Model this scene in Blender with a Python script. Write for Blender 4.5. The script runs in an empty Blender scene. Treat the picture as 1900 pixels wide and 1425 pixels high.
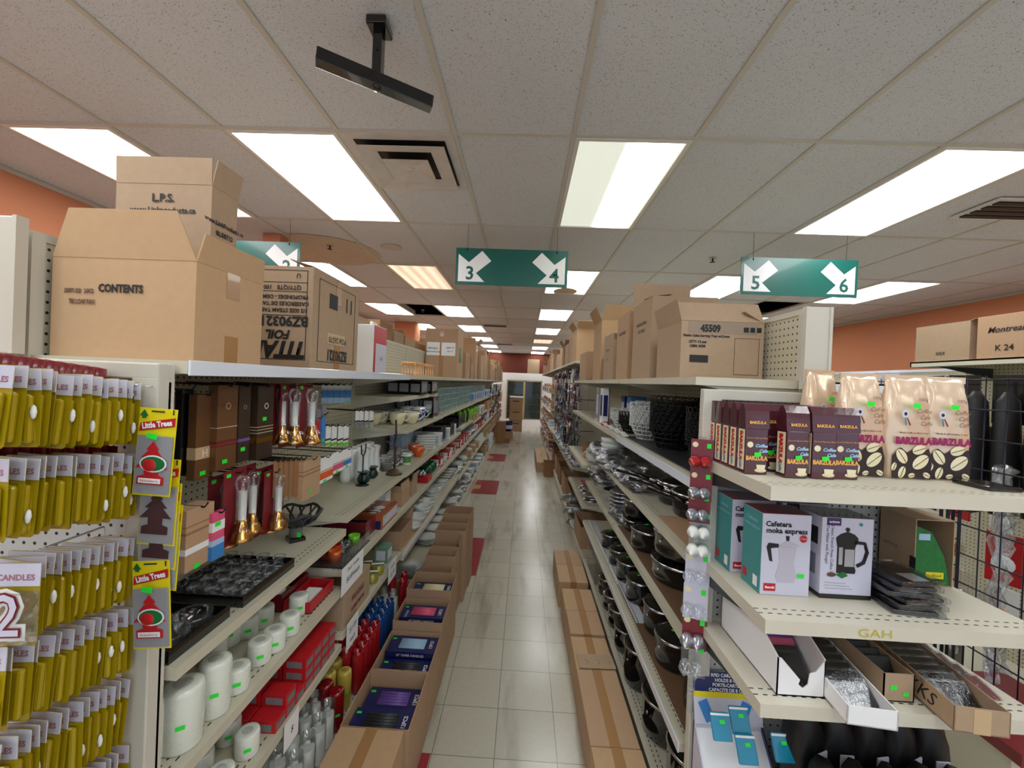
import bpy, bmesh, math, random
from math import sin, cos, pi, radians as R
from mathutils import Matrix, Vector
random.seed(7)
SC = bpy.context.scene
COL = SC.collection
# ---------------------------------------------------------------- camera
FPX, YAW, PITCH, ROLL, HCAM = 759.15, .0305, -.0059, .042, 1.8238   # focal length in pixels of the 1900 px frame
cam_d = bpy.data.cameras.new('camera'); cam = bpy.data.objects.new('camera', cam_d); COL.objects.link(cam)
cam_d.sensor_fit = 'HORIZONTAL'; cam_d.sensor_width = 36.0; cam_d.lens = FPX * 36.0 / 1900.0
cam_d.clip_start = .02; cam_d.clip_end = 80
cam.matrix_world = (Matrix.Translation((0, 0, HCAM)) @ Matrix.Rotation(YAW, 4, 'Z') @ Matrix.Rotation(pi/2 + PITCH, 4, 'X') @ Matrix.Rotation(ROLL, 4, 'Z'))
SC.camera = cam
# ---------------------------------------------------------------- world, colour, exposure
w = bpy.data.worlds.new('daylight'); SC.world = w; w.use_nodes = True
w.node_tree.nodes['Background'].inputs[0].default_value = (.62, .78, 1.0, 1)
w.node_tree.nodes['Background'].inputs[1].default_value = 1.1
SC.view_settings.view_transform = 'Standard'; SC.view_settings.look = 'None'
SC.view_settings.gamma = 1; SC.view_settings.use_curve_mapping = False
SC.view_settings.exposure = 0.12
LAMP = 8.2            # brightness of the ceiling troffers
CEIL = 3.08
# ---------------------------------------------------------------- a pixel seen from the camera -> a point on a given real plane
def ray(px, py):
    a = (px-950)/FPX; b = (py-712.5)/FPX
    u = a*cos(ROLL)+b*sin(ROLL); v = -a*sin(ROLL)+b*cos(ROLL)
    y = cos(PITCH)+v*sin(PITCH); z = sin(PITCH)-v*cos(PITCH)
    return Vector((u*cos(YAW)-y*sin(YAW), u*sin(YAW)+y*cos(YAW), z))
def onz(px, py, z): r = ray(px, py); r = r*((z-HCAM)/r.z); r.z = z; return r
def onx(px, py, x): r = ray(px, py); r = r*(x/r.x); r.z += HCAM; return r
def ony(px, py, y): r = ray(px, py); r = r*(y/r.y); r.z += HCAM; return r
# ---------------------------------------------------------------- materials
def S(r, g, b):
    f = lambda c: (c/255/12.92 if c/255 <= .04045 else ((c/255+.055)/1.055)**2.4)
    return (f(r), f(g), f(b), 1)
MATS = {}
def mat(name, col, rough=.55, metal=0, alpha=1, noise=0, nscale=30, bump=0, coat=0, emit=0, trans=0):
    if name in MATS: return MATS[name]
    m = bpy.data.materials.new(name); m.use_nodes = True; nt = m.node_tree; b = nt.nodes['Principled BSDF']
    b.inputs['Base Color'].default_value = col; b.inputs['Roughness'].default_value = rough; b.inputs['Metallic'].default_value = metal
    if coat: b.inputs['Coat Weight'].default_value = coat
    if trans: b.inputs['Transmission Weight'].default_value = trans
    if alpha < 1: b.inputs['Alpha'].default_value = alpha
    if emit: b.inputs['Emission Color'].default_value = col; b.inputs['Emission Strength'].default_value = emit
    if noise or bump:
        tc = nt.nodes.new('ShaderNodeTexCoord'); n = nt.nodes.new('ShaderNodeTexNoise'); n.inputs['Scale'].default_value = nscale; n.inputs['Detail'].default_value = 4
        nt.links.new(tc.outputs['Object'], n.inputs['Vector'])
        if noise:
            mx = nt.nodes.new('ShaderNodeMix'); mx.data_type = 'RGBA'
            mx.inputs[6].default_value = [c*(1-noise) for c in col[:3]]+[1]; mx.inputs[7].default_value = [min(1, c*(1+noise)) for c in col[:3]]+[1]
            nt.links.new(n.outputs[0], mx.inputs[0]); nt.links.new(mx.outputs[2], b.inputs['Base Color'])
        if bump:
            bp = nt.nodes.new('ShaderNodeBump'); bp.inputs['Strength'].default_value = bump; bp.inputs['Distance'].default_value = .004
            nt.links.new(n.outputs[0], bp.inputs['Height']); nt.links.new(bp.outputs[0], b.inputs['Normal'])
    MATS[name] = m; return m
def nodes(m): return m.node_tree, m.node_tree.nodes['Principled BSDF']
def mathn(nt, op, a, b=None, c=None):
    n = nt.nodes.new('ShaderNodeMath'); n.operation = op
    for i, x in enumerate((a, b, c)):
        if x is None: continue
        if isinstance(x, (int, float)): n.inputs[i].default_value = x
        else: nt.links.new(x, n.inputs[i])
    return n.outputs[0]
def colmix(nt, fac, a, b):
    mx = nt.nodes.new('ShaderNodeMix'); mx.data_type = 'RGBA'
    if isinstance(fac, (int, float)): mx.inputs[0].default_value = fac
    else: nt.links.new(fac, mx.inputs[0])
    for k, x in ((6, a), (7, b)):
        if isinstance(x, tuple): mx.inputs[k].default_value = x
        else: nt.links.new(x, mx.inputs[k])
    return mx.outputs[2]
def pegboard(name, col, ax, pitch=.0254, rad=.0038):
    m = mat(name, col, .45); nt, b = nodes(m)
    tc = nt.nodes.new('ShaderNodeTexCoord'); sp = nt.nodes.new('ShaderNodeSeparateXYZ'); nt.links.new(tc.outputs['Object'], sp.inputs[0])
    d = []
    for a in ax:
        f = mathn(nt, 'FRACT', mathn(nt, 'DIVIDE', sp.outputs[a], pitch)); f = mathn(nt, 'SUBTRACT', f, .5); d.append(mathn(nt, 'MULTIPLY', f, f))
    s = mathn(nt, 'SQRT', mathn(nt, 'ADD', d[0], d[1])); h = mathn(nt, 'LESS_THAN', s, rad/pitch)
    nt.links.new(colmix(nt, h, col, (.012, .011, .01, 1)), b.inputs['Base Color']); return m
def shelfmat(name, col, front, ax=1, along=0):
    """painted steel with two rows of punched slots behind the front edge: object coordinate `along` runs along the shelf, `ax` is the distance from the front"""
    m = mat(name, col, .38, noise=0); nt, b = nodes(m)
    tc = nt.nodes.new('ShaderNodeTexCoord'); sp = nt.nodes.new('ShaderNodeSeparateXYZ'); nt.links.new(tc.outputs['Object'], sp.inputs[0])
    geo = nt.nodes.new('ShaderNodeNewGeometry'); sg = nt.nodes.new('ShaderNodeSeparateXYZ'); nt.links.new(geo.outputs['Normal'], sg.inputs[0])
    up = mathn(nt, 'GREATER_THAN', sg.outputs[2], .9)
    f = mathn(nt, 'FRACT', mathn(nt, 'DIVIDE', sp.outputs[along], .0254)); sl = mathn(nt, 'LESS_THAN', f, .5)
    tot = None
    for v in (.034, .056):
        dd = mathn(nt, 'ABSOLUTE', mathn(nt, 'SUBTRACT', mathn(nt, 'ABSOLUTE', sp.outputs[ax]), v)); r = mathn(nt, 'LESS_THAN', dd, .0022)
        tot = r if tot is None else mathn(nt, 'ADD', tot, r)
    h = mathn(nt, 'MULTIPLY', mathn(nt, 'MULTIPLY', tot, sl), up)
    n = nt.nodes.new('ShaderNodeTexNoise'); n.inputs['Scale'].default_value = 6; n.inputs['Detail'].default_value = 8; nt.links.new(tc.outputs['Object'], n.inputs['Vector'])
    base = colmix(nt, n.outputs[0], tuple(c*.86 for c in col[:3])+(1,), col)
    nt.links.new(colmix(nt, h, base, (.012, .01, .008, 1)), b.inputs['Base Color']); return m
CREAM = S(205, 200, 178)
M = dict(
 steel=mat('beige painted steel', S(208, 203, 184), .38, noise=.06, nscale=5),
 post=mat('pale grey beige upright', S(202, 198, 184), .4, noise=.04, nscale=8),
 rail=mat('glossy white price rail', S(225, 230, 240), .12, coat=.6),
 pegx=pegboard('pegboard facing the aisle', S(200, 194, 170), (1, 2)),
 pegy=pegboard('pegboard facing the front', S(180, 182, 178), (0, 2)),
 shx=shelfmat('slotted shelf steel along the aisle', S(206, 200, 178), 0, 0, 1),
 shy=shelfmat('slotted shelf steel of the end shelves', S(214, 208, 190), 0, 1, 0),
 card=mat('kraft cardboard', S(182, 148, 116), .8, noise=.07, nscale=60, bump=.08),
 card2=mat('light kraft cardboard', S(188, 154, 116), .8, noise=.07, nscale=50, bump=.08),
 card3=mat('greyish cardboard', S(172, 146, 118), .8, noise=.08, nscale=50, bump=.08),
 card4=mat('dark kraft cardboard', S(150, 112, 76), .8, noise=.1, nscale=40, bump=.08),
 cardin=mat('inside cardboard', S(168, 128, 88), .85, noise=.06),
 tape=mat('brown packing tape', S(165, 122, 76), .25, coat=.3), ctape=mat('clear packing tape', S(205, 190, 175), .08, alpha=.25, coat=.8),
 ink=mat('black print', S(28, 26, 28), .6), inkb=mat('brown print', S(95, 68, 52), .7), white=mat('white print', S(238, 238, 238), .5),
 green=mat('fluorescent green price sticker', S(40, 235, 60), .5), black=mat('matt black', S(14, 14, 15), .5), gblack=mat('glossy black', S(10, 10, 12), .15, coat=.5),
 metal=mat('chrome', S(200, 200, 205), .15, 1), dmetal=mat('dark wire', S(40, 40, 44), .3, .6), gold=mat('brass plastic', S(205, 150, 70), .2, 1),
 orange=mat('orange wall paint', S(208, 136, 98), .85, noise=.03, nscale=4), dred=mat('brick red wall paint', S(98, 42, 24), .85, noise=.05, nscale=3),
 red=mat('red print', S(190, 28, 36), .4), dkred=mat('wine red card', S(120, 22, 34), .35, coat=.3), yellow=mat('yellow card', S(232, 214, 20), .45),
 candy=mat('yellow candle backing', S(164, 142, 8), .3, coat=.5), header=mat('lilac grey card header', S(205, 205, 222), .4, coat=.2, noise=.05, nscale=300),
 wax=mat('white wax', S(232, 232, 226), .45, noise=.03, coat=.2), wwax=mat('shrink wrapped white wax', S(226, 230, 218), .16, bump=.5, nscale=60, coat=.8),
 redwax=mat('red wax', S(140, 8, 20), .2, coat=.8), redglass=mat('red glass candle', S(170, 28, 36), .12, coat=.8), blueglass=mat('blue glass candle', S(30, 75, 135), .12, coat=.8),
 yelwax=mat('yellow wax', S(205, 180, 80), .25, coat=.6), clear=mat('clear glass', S(190, 200, 200), .04, alpha=.14, coat=.8), film=mat('clear plastic film', S(150, 155, 160), .08, alpha=.12, coat=1, bump=1, nscale=25), wrap=mat('crumpled wrap film', S(170, 174, 180), .1, alpha=.45, coat=1, bump=1, nscale=25),
 cream=mat('cream glaze', S(232, 222, 180), .2, coat=.4), blue=mat('cobalt glaze', S(22, 50, 130), .2, coat=.5), china=mat('white china', S(230, 232, 228), .18, coat=.4), oran=mat('orange glaze', S(235, 100, 30), .25, coat=.4),
 navy=mat('navy box print', S(24, 30, 90), .35, coat=.2), teal=mat('teal box print', S(60, 140, 140), .4), kraft=mat('kraft paper pack', S(150, 108, 70), .7, noise=.1),
 plum=mat('plum foil', S(78, 34, 42), .18, coat=.6, bump=.25, nscale=30), goldfoil=mat('champagne foil', S(226, 200, 172), .22, .3, bump=.4, nscale=14), tan=mat('tan print', S(196, 168, 130), .5),
 wood=mat('pale wood', S(214, 160, 110), .5, noise=.12), bronze=mat('bronze resin', S(88, 66, 44), .5, noise=.15), dgreen=mat('dark green glaze', S(18, 44, 40), .3), grey=mat('grey stone', S(120, 120, 118), .6, noise=.3, nscale=50),
 bluep=mat('blue packet print', S(60, 130, 200), .35), ltblue=mat('pale blue print', S(165, 200, 228), .4), pink=mat('pink print', S(225, 90, 130), .4), lime=mat('lime green plastic', S(120, 200, 40), .3),
 leaf=mat('green leaf print', S(20, 110, 50), .4, noise=.5, nscale=60), purple=mat('purple candles', S(110, 80, 160), .4), silver=mat('silver plastic', S(190, 192, 200), .2, .7), hb=mat('brown hardboard', S(112, 84, 60), .7, noise=.25, nscale=150),
 signg=mat('green sign board', S(14, 92, 82), .3, coat=.3, noise=.08, nscale=4), dgrey=mat('charcoal plastic', S(48, 50, 54), .4), wire=mat('navy black wire', S(30, 28, 48), .3, .3), sil=mat('smoked glass', S(60, 70, 68), .05, alpha=.55, coat=.5),
)
def glassy(name, tint, base, grow, rough=.03, bump=0):
    m = bpy.data.materials.new(name); m.use_nodes = True; nt = m.node_tree; nt.nodes.clear(); out = nt.nodes.new('ShaderNodeOutputMaterial')
    tr = nt.nodes.new('ShaderNodeBsdfTransparent'); tr.inputs[0].default_value = tint; gl = nt.nodes.new('ShaderNodeBsdfGlossy'); gl.inputs['Roughness'].default_value = rough; gl.inputs[0].default_value = (.95, .97, 1, 1)
    lw = nt.nodes.new('ShaderNodeLayerWeight'); lw.inputs[0].default_value = .35; mx = nt.nodes.new('ShaderNodeMixShader')
    nt.links.new(mathn(nt, 'ADD', base, mathn(nt, 'MULTIPLY', lw.outputs['Fresnel'], grow)), mx.inputs[0]); nt.links.new(tr.outputs[0], mx.inputs[1]); nt.links.new(gl.outputs[0], mx.inputs[2]); nt.links.new(mx.outputs[0], out.inputs[0])
    if bump:
        tc = nt.nodes.new('ShaderNodeTexCoord'); n = nt.nodes.new('ShaderNodeTexNoise'); n.inputs['Scale'].default_value = 35; n.inputs['Detail'].default_value = 5; nt.links.new(tc.outputs['Object'], n.inputs['Vector'])
        bp = nt.nodes.new('ShaderNodeBump'); bp.inputs['Strength'].default_value = bump; bp.inputs['Distance'].default_value = .01; nt.links.new(n.outputs[0], bp.inputs['Height'])
        nt.links.new(bp.outputs[0], gl.inputs['Normal']); nt.links.new(bp.outputs[0], lw.inputs['Normal'])
    return m
M['clear'] = glassy('clear glass shader', (.97, .98, .98, 1), .06, .45); M['film'] = glassy('clear film shader', (.93, .94, .95, 1), .06, .45, .06, .8); M['wrap'] = glassy('crumpled film shader', (.72, .73, .75, 1), .22, .6, .08, 1)
# ---------------------------------------------------------------- mesh builder
class MB:
    def __init__(s): s.bm = bmesh.new(); s.mats = []
    def mi(s, m):
        if m is None: return 0
        m = M[m] if isinstance(m, str) else m
        if m not in s.mats: s.mats.append(m)
        return s.mats.index(m)
    def face(s, vs, i, sm=False):
        try: f = s.bm.faces.new(vs); f.material_index = i; f.smooth = sm; return f
        except ValueError: return None
    def box(s, x0, x1, y0, y1, z0, z1, m=None, ch=0, X=None):
        i = s.mi(m); co = [(x, y, z) for z in (z0, z1) for y in (y0, y1) for x in (x0, x1)]
        if ch:
            t = bmesh.new(); v = [t.verts.new(c) for c in co]
            for q in ((0, 2, 3, 1), (4, 5, 7, 6), (0, 1, 5, 4), (2, 6, 7, 3), (0, 4, 6, 2), (1, 3, 7, 5)): t.faces.new([v[k] for k in q])
            bmesh.ops.bevel(t, geom=t.edges[:], offset=ch, segments=2, affect='EDGES', profile=.5)
            s.add(t, i, X); t.free(); return s
        v = [s.bm.verts.new(X @ Vector(c) if X else c) for c in co]
        for q in ((0, 2, 3, 1), (4, 5, 7, 6), (0, 1, 5, 4), (2, 6, 7, 3), (0, 4, 6, 2), (1, 3, 7, 5)): s.face([v[k] for k in q], i)
        return s
    def add(s, t, i, X=None, sm=False):
        mp = {}
        for v in t.verts: mp[v] = s.bm.verts.new(X @ v.co if X else v.co)
        for f in t.faces: s.face([mp[v] for v in f.verts], i, sm)
    def lathe(s, prof, m=None, seg=20, c=(0, 0, 0), X=None, sm=True, sq=1):
        i = s.mi(m); rings = []
        for r, z in prof:
            ring = []
            for k in range(seg if r > 1e-5 else 1):
                a = 2*pi*k/seg; p = Vector((c[0]+r*cos(a), c[1]+r*sin(a)*sq, c[2]+z)); ring.append(s.bm.verts.new(X @ p if X else p))
            rings.append(ring)
        for a, b in zip(rings, rings[1:]):
            for k in range(seg):
                k2 = (k+1) % seg
                if len(a) == 1 and len(b) == 1: continue
                if len(a) == 1: s.face([a[0], b[k2], b[k]], i, sm)
                elif len(b) == 1: s.face([a[k], a[k2], b[0]], i, sm)
                else: s.face([a[k], a[k2], b[k2], b[k]], i, sm)
        return s
    def cyl(s, c, r, h, m=None, seg=16, r2=None, X=None):
        r2 = r if r2 is None else r2; return s.lathe([(0, 0), (r, 0), (r, 0), (r2, h), (r2, h), (0, h)], m, seg, c, X)
    def tube(s, pts, r, m=None, seg=6, closed=False):
        i = s.mi(m); pts = [Vector(p) for p in pts]; n = len(pts); rings = []
        for k in range(n):
            a = pts[(k-1) % n] if (closed or k) else pts[0]; b = pts[(k+1) % n] if (closed or k < n-1) else pts[-1]
            d = (b-a).normalized() if (b-a).length > 1e-9 else Vector((0, 0, 1)); u = d.cross(Vector((0, 0, 1)))
            if u.length < .05: u = d.cross(Vector((0, 1, 0)))
            u.normalize(); v = d.cross(u)
            rr = r[k] if isinstance(r, (list, tuple)) else r
            rings.append([s.bm.verts.new(pts[k]+(u*cos(2*pi*j/seg)+v*sin(2*pi*j/seg))*rr) for j in range(seg)])
        for k in range(n if closed else n-1):
            a, b = rings[k], rings[(k+1) % n]
            for j in range(seg): s.face([a[j], a[(j+1) % seg], b[(j+1) % seg], b[j]], i, True)
        if not closed: s.face(rings[0][::-1], i); s.face(rings[-1], i)
        return s
    def prism(s, pts, axis, a, b, m=None, X=None):
        """closed outline extruded along an axis; pts are 2-D in the two other axes"""
        i = s.mi(m)
        def P(u, v, w): q = {'x': (w, u, v), 'y': (u, w, v), 'z': (u, v, w)}[axis]; return X @ Vector(q) if X else Vector(q)
        lo = [s.bm.verts.new(P(u, v, a)) for u, v in pts]; hi = [s.bm.verts.new(P(u, v, b)) for u, v in pts]
        s.face(lo[::-1], i); s.face(hi, i)
        for k in range(len(pts)): k2 = (k+1) % len(pts); s.face([lo[k], lo[k2], hi[k2], hi[k]], i)
        return s
    def mesh(s, name):
        me = bpy.data.meshes.new(name); bmesh.ops.recalc_face_normals(s.bm, faces=s.bm.faces[:]); s.bm.to_mesh(me); s.bm.free()
        for m in s.mats or [M['steel']]: me.materials.append(m)
        return me
    def build(s, name, parent=None, loc=(0, 0, 0), rot=(0, 0, 0)):
        o = bpy.data.objects.new(name, s.mesh(name)); COL.objects.link(o); o.location = loc; o.rotation_euler = rot
        if parent: o.parent = parent
        return o
def tag(o, label=None, cat=None, group=None, kind=None):
    if label: o['label'] = label
    if cat: o['category'] = cat
    if group: o['group'] = group
    if kind: o['kind'] = kind
    return o
def thing(name, label, cat, loc=(0, 0, 0), rz=0, group=None):
    o = bpy.data.objects.new(name, None); COL.objects.link(o); o.empty_display_size = .05; o.location = loc; o.rotation_euler = (0, 0, rz); return tag(o, label, cat, group)
def kids(o): return list(o.children)
def dup(o, parent=None):
    c = o.copy(); COL.objects.link(c); c.parent = parent
    for k in kids(o): dup(k, c)
    return c
PROTO = {}
def put(key, builder, loc, rz=0, label=None, group=None, scale=1, rot=None):
    """first call builds the thing, later calls copy it with its parts"""
    if key not in PROTO: o = PROTO[key] = builder()
    else: o = dup(PROTO[key])
    o.location = loc; o.rotation_euler = rot if rot else (0, 0, rz); o.scale = (scale,)*3 if isinstance(scale, (int, float)) else scale
    if label: o['label'] = label
    if group: o['group'] = group
    return o
def struct(name, mb): o = mb.build(name); o['kind'] = 'structure'; return o
ORD = ['nearest', 'second nearest', 'third nearest', 'fourth nearest', 'fifth nearest', 'sixth nearest', 'seventh nearest', 'eighth nearest', 'ninth nearest', 'tenth nearest', 'eleventh nearest', 'twelfth nearest', 'thirteenth nearest', 'fourteenth nearest', 'fifteenth nearest', 'sixteenth nearest', 'seventeenth nearest', 'eighteenth nearest', 'nineteenth nearest', 'twentieth nearest']
ORDW = ['first', 'second', 'third', 'fourth', 'fifth', 'sixth', 'seventh', 'eighth', 'ninth', 'tenth', 'eleventh', 'twelfth', 'thirteenth', 'fourteenth', 'fifteenth', 'sixteenth']
TXT = {}
FACE = {'-y': (pi/2, 0, 0), '+x': (pi/2, 0, pi/2), '-x': (pi/2, 0, -pi/2), '+z': (0, 0, 0)}
def text(s, size, loc, face, m, parent, name='lettering', flip=False, sx=1, bold=0, shear=0, roll=0):
    key = (s, round(size, 4), bold, shear)
    if key not in TXT:
        cu = bpy.data.curves.new('t', 'FONT'); cu.body = s; cu.size = size; cu.align_x = 'CENTER'; cu.align_y = 'CENTER'; cu.resolution_u = 2; cu.offset = bold; cu.shear = shear
        t = bpy.data.objects.new('t', cu); COL.objects.link(t); dg = bpy.context.evaluated_depsgraph_get(); dg.update()
        TXT[key] = bpy.data.meshes.new_from_object(t.evaluated_get(dg)); bpy.data.objects.remove(t); bpy.data.curves.remove(cu)
    me = TXT[key].copy(); me.name = name; me.materials.clear(); me.materials.append(M[m] if isinstance(m, str) else m)
    o = bpy.data.objects.new(name, me); COL.objects.link(o)
    e = Matrix.Rotation(0, 3, 'X')
    from mathutils import Euler
    q = Euler(FACE[face]).to_matrix() @ Matrix.Rotation(roll + (pi if flip else 0), 3, 'Z')
    o.rotation_euler = q.to_euler(); o.location = loc; o.scale = (sx, 1, 1); o.parent = parent; return o
def sticker(parent, loc, face='-y', w=.022, h=.012, roll=0, name='price_sticker', m='green'):
    from mathutils import Euler
    b = MB(); b.box(-w/2, w/2, -h/2, h/2, 0, .0006, m)
    q = Euler(FACE[face]).to_matrix() @ Matrix.Rotation(roll, 3, 'Z'); return b.build(name, parent, loc, q.to_euler())
# ================================================================ the room
XL, XR, YB, YF = -3.42, 5.54, -3.4, 18.0
GX, GY = .1976, 2.0842; TX, TY = .6096, 1.2192
IX = range(-6, 9); JY = range(-5, 14)
LI = [-5, -3, 0, 3, 6]
lights = {(i, j) for i in LI for j in range(-4, 13, 2)}
hole = {(-4, 4), (5, 3)}
# ceiling tiles
cm = mat('fissured ceiling tile', S(214, 210, 210), .9); nt, b = nodes(cm)
tc = nt.nodes.new('ShaderNodeTexCoord'); vo = nt.nodes.new('ShaderNodeTexVoronoi'); vo.inputs['Scale'].default_value = 150; vo.inputs['Randomness'].default_value = 1
nz = nt.nodes.new('ShaderNodeTexNoise'); nz.inputs['Scale'].default_value = 60; nz.inputs['Detail'].default_value = 2; n2 = nt.nodes.new('ShaderNodeTexNoise'); n2.inputs['Scale'].default_value = 1.3
vm = nt.nodes.new('ShaderNodeVectorMath'); vm.operation = 'ADD'
for n in (nz, n2): nt.links.new(tc.outputs['Object'], n.inputs['Vector'])
sc = nt.nodes.new('ShaderNodeVectorMath'); sc.operation = 'SCALE'; sc.inputs['Scale'].default_value = .03
nt.links.new(nz.outputs[1], sc.inputs[0]); nt.links.new(tc.outputs['Object'], vm.inputs[0]); nt.links.new(sc.outputs[0], vm.inputs[1]); nt.links.new(vm.outputs[0], vo.inputs['Vector'])
d = mathn(nt, 'LESS_THAN', vo.outputs['Distance'], .26)
rnd = nt.nodes.new('ShaderNodeSeparateColor'); nt.links.new(vo.outputs['Color'], rnd.inputs[0])
d = mathn(nt, 'MULTIPLY', d, mathn(nt, 'GREATER_THAN', rnd.outputs[0], .35))
base = colmix(nt, n2.outputs[0], S(205, 211, 217), S(219, 225, 231)); nt.links.new(colmix(nt, d, base, S(138, 131, 130)), b.inputs['Base Color'])
M['ceil'] = cm
M['stain'] = mat('water stained ceiling tile', S(205, 192, 170), .9, noise=.1, nscale=8)
mb = MB()
for i in IX:
    for j in JY:
        x0 = max(GX+i*TX, XL); x1 = min(GX+(i+1)*TX, XR); y0 = max(GY+j*TY, YB); y1 = min(GY+(j+1)*TY, YF)
        if (i, j) in lights or (i, j) in hole or x1 <= x0 or y1 <= y0: continue
        if (i, j) == (-2, 0): y0 = GY+TY/2
        mb.box(x0, x1, y0, y1, CEIL+.004, CEIL+.015, 'ceil')
struct('ceiling', mb)
mb = MB()   # dark void above the missing tiles
mb.box(XL, XR, YB, YF, CEIL+.6, CEIL+.62, mat('roof void', S(22, 20, 20), .9)); struct('ceiling', mb)
M['tbar'] = mat('ceiling grid bar', S(200, 199, 190), .5)
mb = MB()
for i in range(-5, 9): mb.box(GX+i*TX-.012, GX+i*TX+.012, YB, YF, CEIL-.004, CEIL+.02, 'tbar')
for j in JY: mb.box(XL, XR, GY+j*TY-.012, GY+j*TY+.012, CEIL-.0035, CEIL+.02, 'tbar')
mb.box(GX-2*TX, GX-TX, GY+TY/2-.012, GY+TY/2+.012, CEIL-.003, CEIL+.02, 'tbar')
struct('trim_1', mb)
# stained patches are the tiles' own marks
for n, (cx, cy, rx, ry) in enumerate([(-2.1, 4.15, .55, .5), (.5, 5.6, .16, .22)]):
    mb = MB(); mb.lathe([(0, 0), (1, 0)], 'stain', 28, X=Matrix.Diagonal((rx, ry, 1, 1)), sm=False); mb.build('ceiling', None, (cx, cy, CEIL-.001))['kind'] = 'structure'
# floor
fm = mat('cream vinyl floor tile', S(205, 200, 186), .22); nt, b = nodes(fm)
tc = nt.nodes.new('ShaderNodeTexCoord'); sp = nt.nodes.new('ShaderNodeSeparateXYZ'); nt.links.new(tc.outputs['Object'], sp.inputs[0])
jn = None; ids = []
for a, off in ((0, -.0705), (1, .1362)):
    u = mathn(nt, 'DIVIDE', mathn(nt, 'SUBTRACT', sp.outputs[a], off-30.48), .3048); f = mathn(nt, 'FRACT', u); ids.append(mathn(nt, 'FLOOR', u))
    e = mathn(nt, 'LESS_THAN', mathn(nt, 'MINIMUM', f, mathn(nt, 'SUBTRACT', 1., f)), .006); jn = e if jn is None else mathn(nt, 'MAXIMUM', jn, e)
cb = nt.nodes.new('ShaderNodeCombineXYZ'); nt.links.new(ids[0], cb.inputs[0]); nt.links.new(ids[1], cb.inputs[1])
wn = nt.nodes.new('ShaderNodeTexWhiteNoise'); nt.links.new(cb.outputs[0], wn.inputs['Vector'])
n1 = nt.nodes.new('ShaderNodeTexNoise'); n1.inputs['Scale'].default_value = 40; n1.inputs['Detail'].default_value = 6; n3 = nt.nodes.new('ShaderNodeTexNoise'); n3.inputs['Scale'].default_value = 2.2; n3.inputs['Detail'].default_value = 8
mp = nt.nodes.new('ShaderNodeMapping'); mp.inputs['Scale'].default_value = (2.2, .35, 1); nt.links.new(tc.outputs['Object'], mp.inputs['Vector']); nt.links.new(mp.outputs[0], n3.inputs['Vector']); nt.links.new(tc.outputs['Object'], n1.inputs['Vector'])
c1 = colmix(nt, wn.outputs[0], S(192, 188, 172), S(204, 200, 184)); c1 = colmix(nt, mathn(nt, 'MULTIPLY', n1.outputs[0], .45), c1, S(168, 160, 140))
gr = nt.nodes.new('ShaderNodeMapRange'); gr.inputs['From Min'].default_value = .52; gr.inputs['From Max'].default_value = .72; nt.links.new(n3.outputs[0], gr.inputs[0])
c1 = colmix(nt, mathn(nt, 'MULTIPLY', gr.outputs[0], .75), c1, S(120, 110, 96)); nt.links.new(colmix(nt, mathn(nt, 'MULTIPLY', jn, .7), c1, S(70, 62, 52)), b.inputs['Base Color'])
M['floor'] = fm
mb = MB(); mb.box(XL, XR, YB, YF, -.05, 0, 'floor'); struct('floor', mb)
M['rtile'] = mat('red vinyl inlay tile', S(152, 44, 54), .3, noise=.12, nscale=90); M['ytile'] = mat('ochre inlay tile', S(176, 150, 90), .4, noise=.15, nscale=90)
mb = MB()
for k in range(6):
    y = 1.055+2.743*k; mb.box(-.985, -.38, y, y+.914, 0, .0008, 'rtile')
    if k > 1: mb.box(-.79, -.675, y+.3, y+.56, .0008, .0014, 'ytile')
struct('floor', mb)
# walls
mb = MB(); mb.box(XL-.1, XL, YB, YF, 0, CEIL+.6, 'orange'); struct('wall_left', mb)
mb = MB(); mb.box(XR, XR+.1, YB, YF, 0, CEIL+.6, 'orange'); struct('wall_right', mb)
mb = MB(); mb.box(XL-.1, XR+.1, YF, YF+.1, 0, CEIL+.6, 'dred'); struct('wall_end', mb)
mb = MB()   # shop front behind the camera: sill, header, piers; daylight comes through the glazing openings
M['wpaint'] = mat('shop front paint', S(220, 214, 205), .8)
mb.box(XL, XR, YB-.12, YB, 0, .5, 'wpaint'); mb.box(XL, XR, YB-.12, YB, 2.6, CEIL+.6, 'wpaint')
for x in (XL, -1.3, .9, 3.1, XR-.15): mb.box(x, x+.15, YB-.12, YB, .5, 2.6, 'wpaint')
struct('wall_back', mb)
for n, (x0, x1, y0, y1) in enumerate([(-2.44, -2.28, 3.67, 3.8), (-3.0, -2.53, 9.2, 9.65)]):
    mb = MB(); mb.box(x0, x1, y0, y1, 0 if n else 2.6, CEIL, 'orange'); struct('wall_column', mb)
mb = MB(); mb.box(XL, XL+.006, YB, YF, CEIL-.03, CEIL, 'tbar'); mb.box(XR-.006, XR, YB, YF, CEIL-.03, CEIL, 'tbar'); struct('trim_2', mb)
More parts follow.
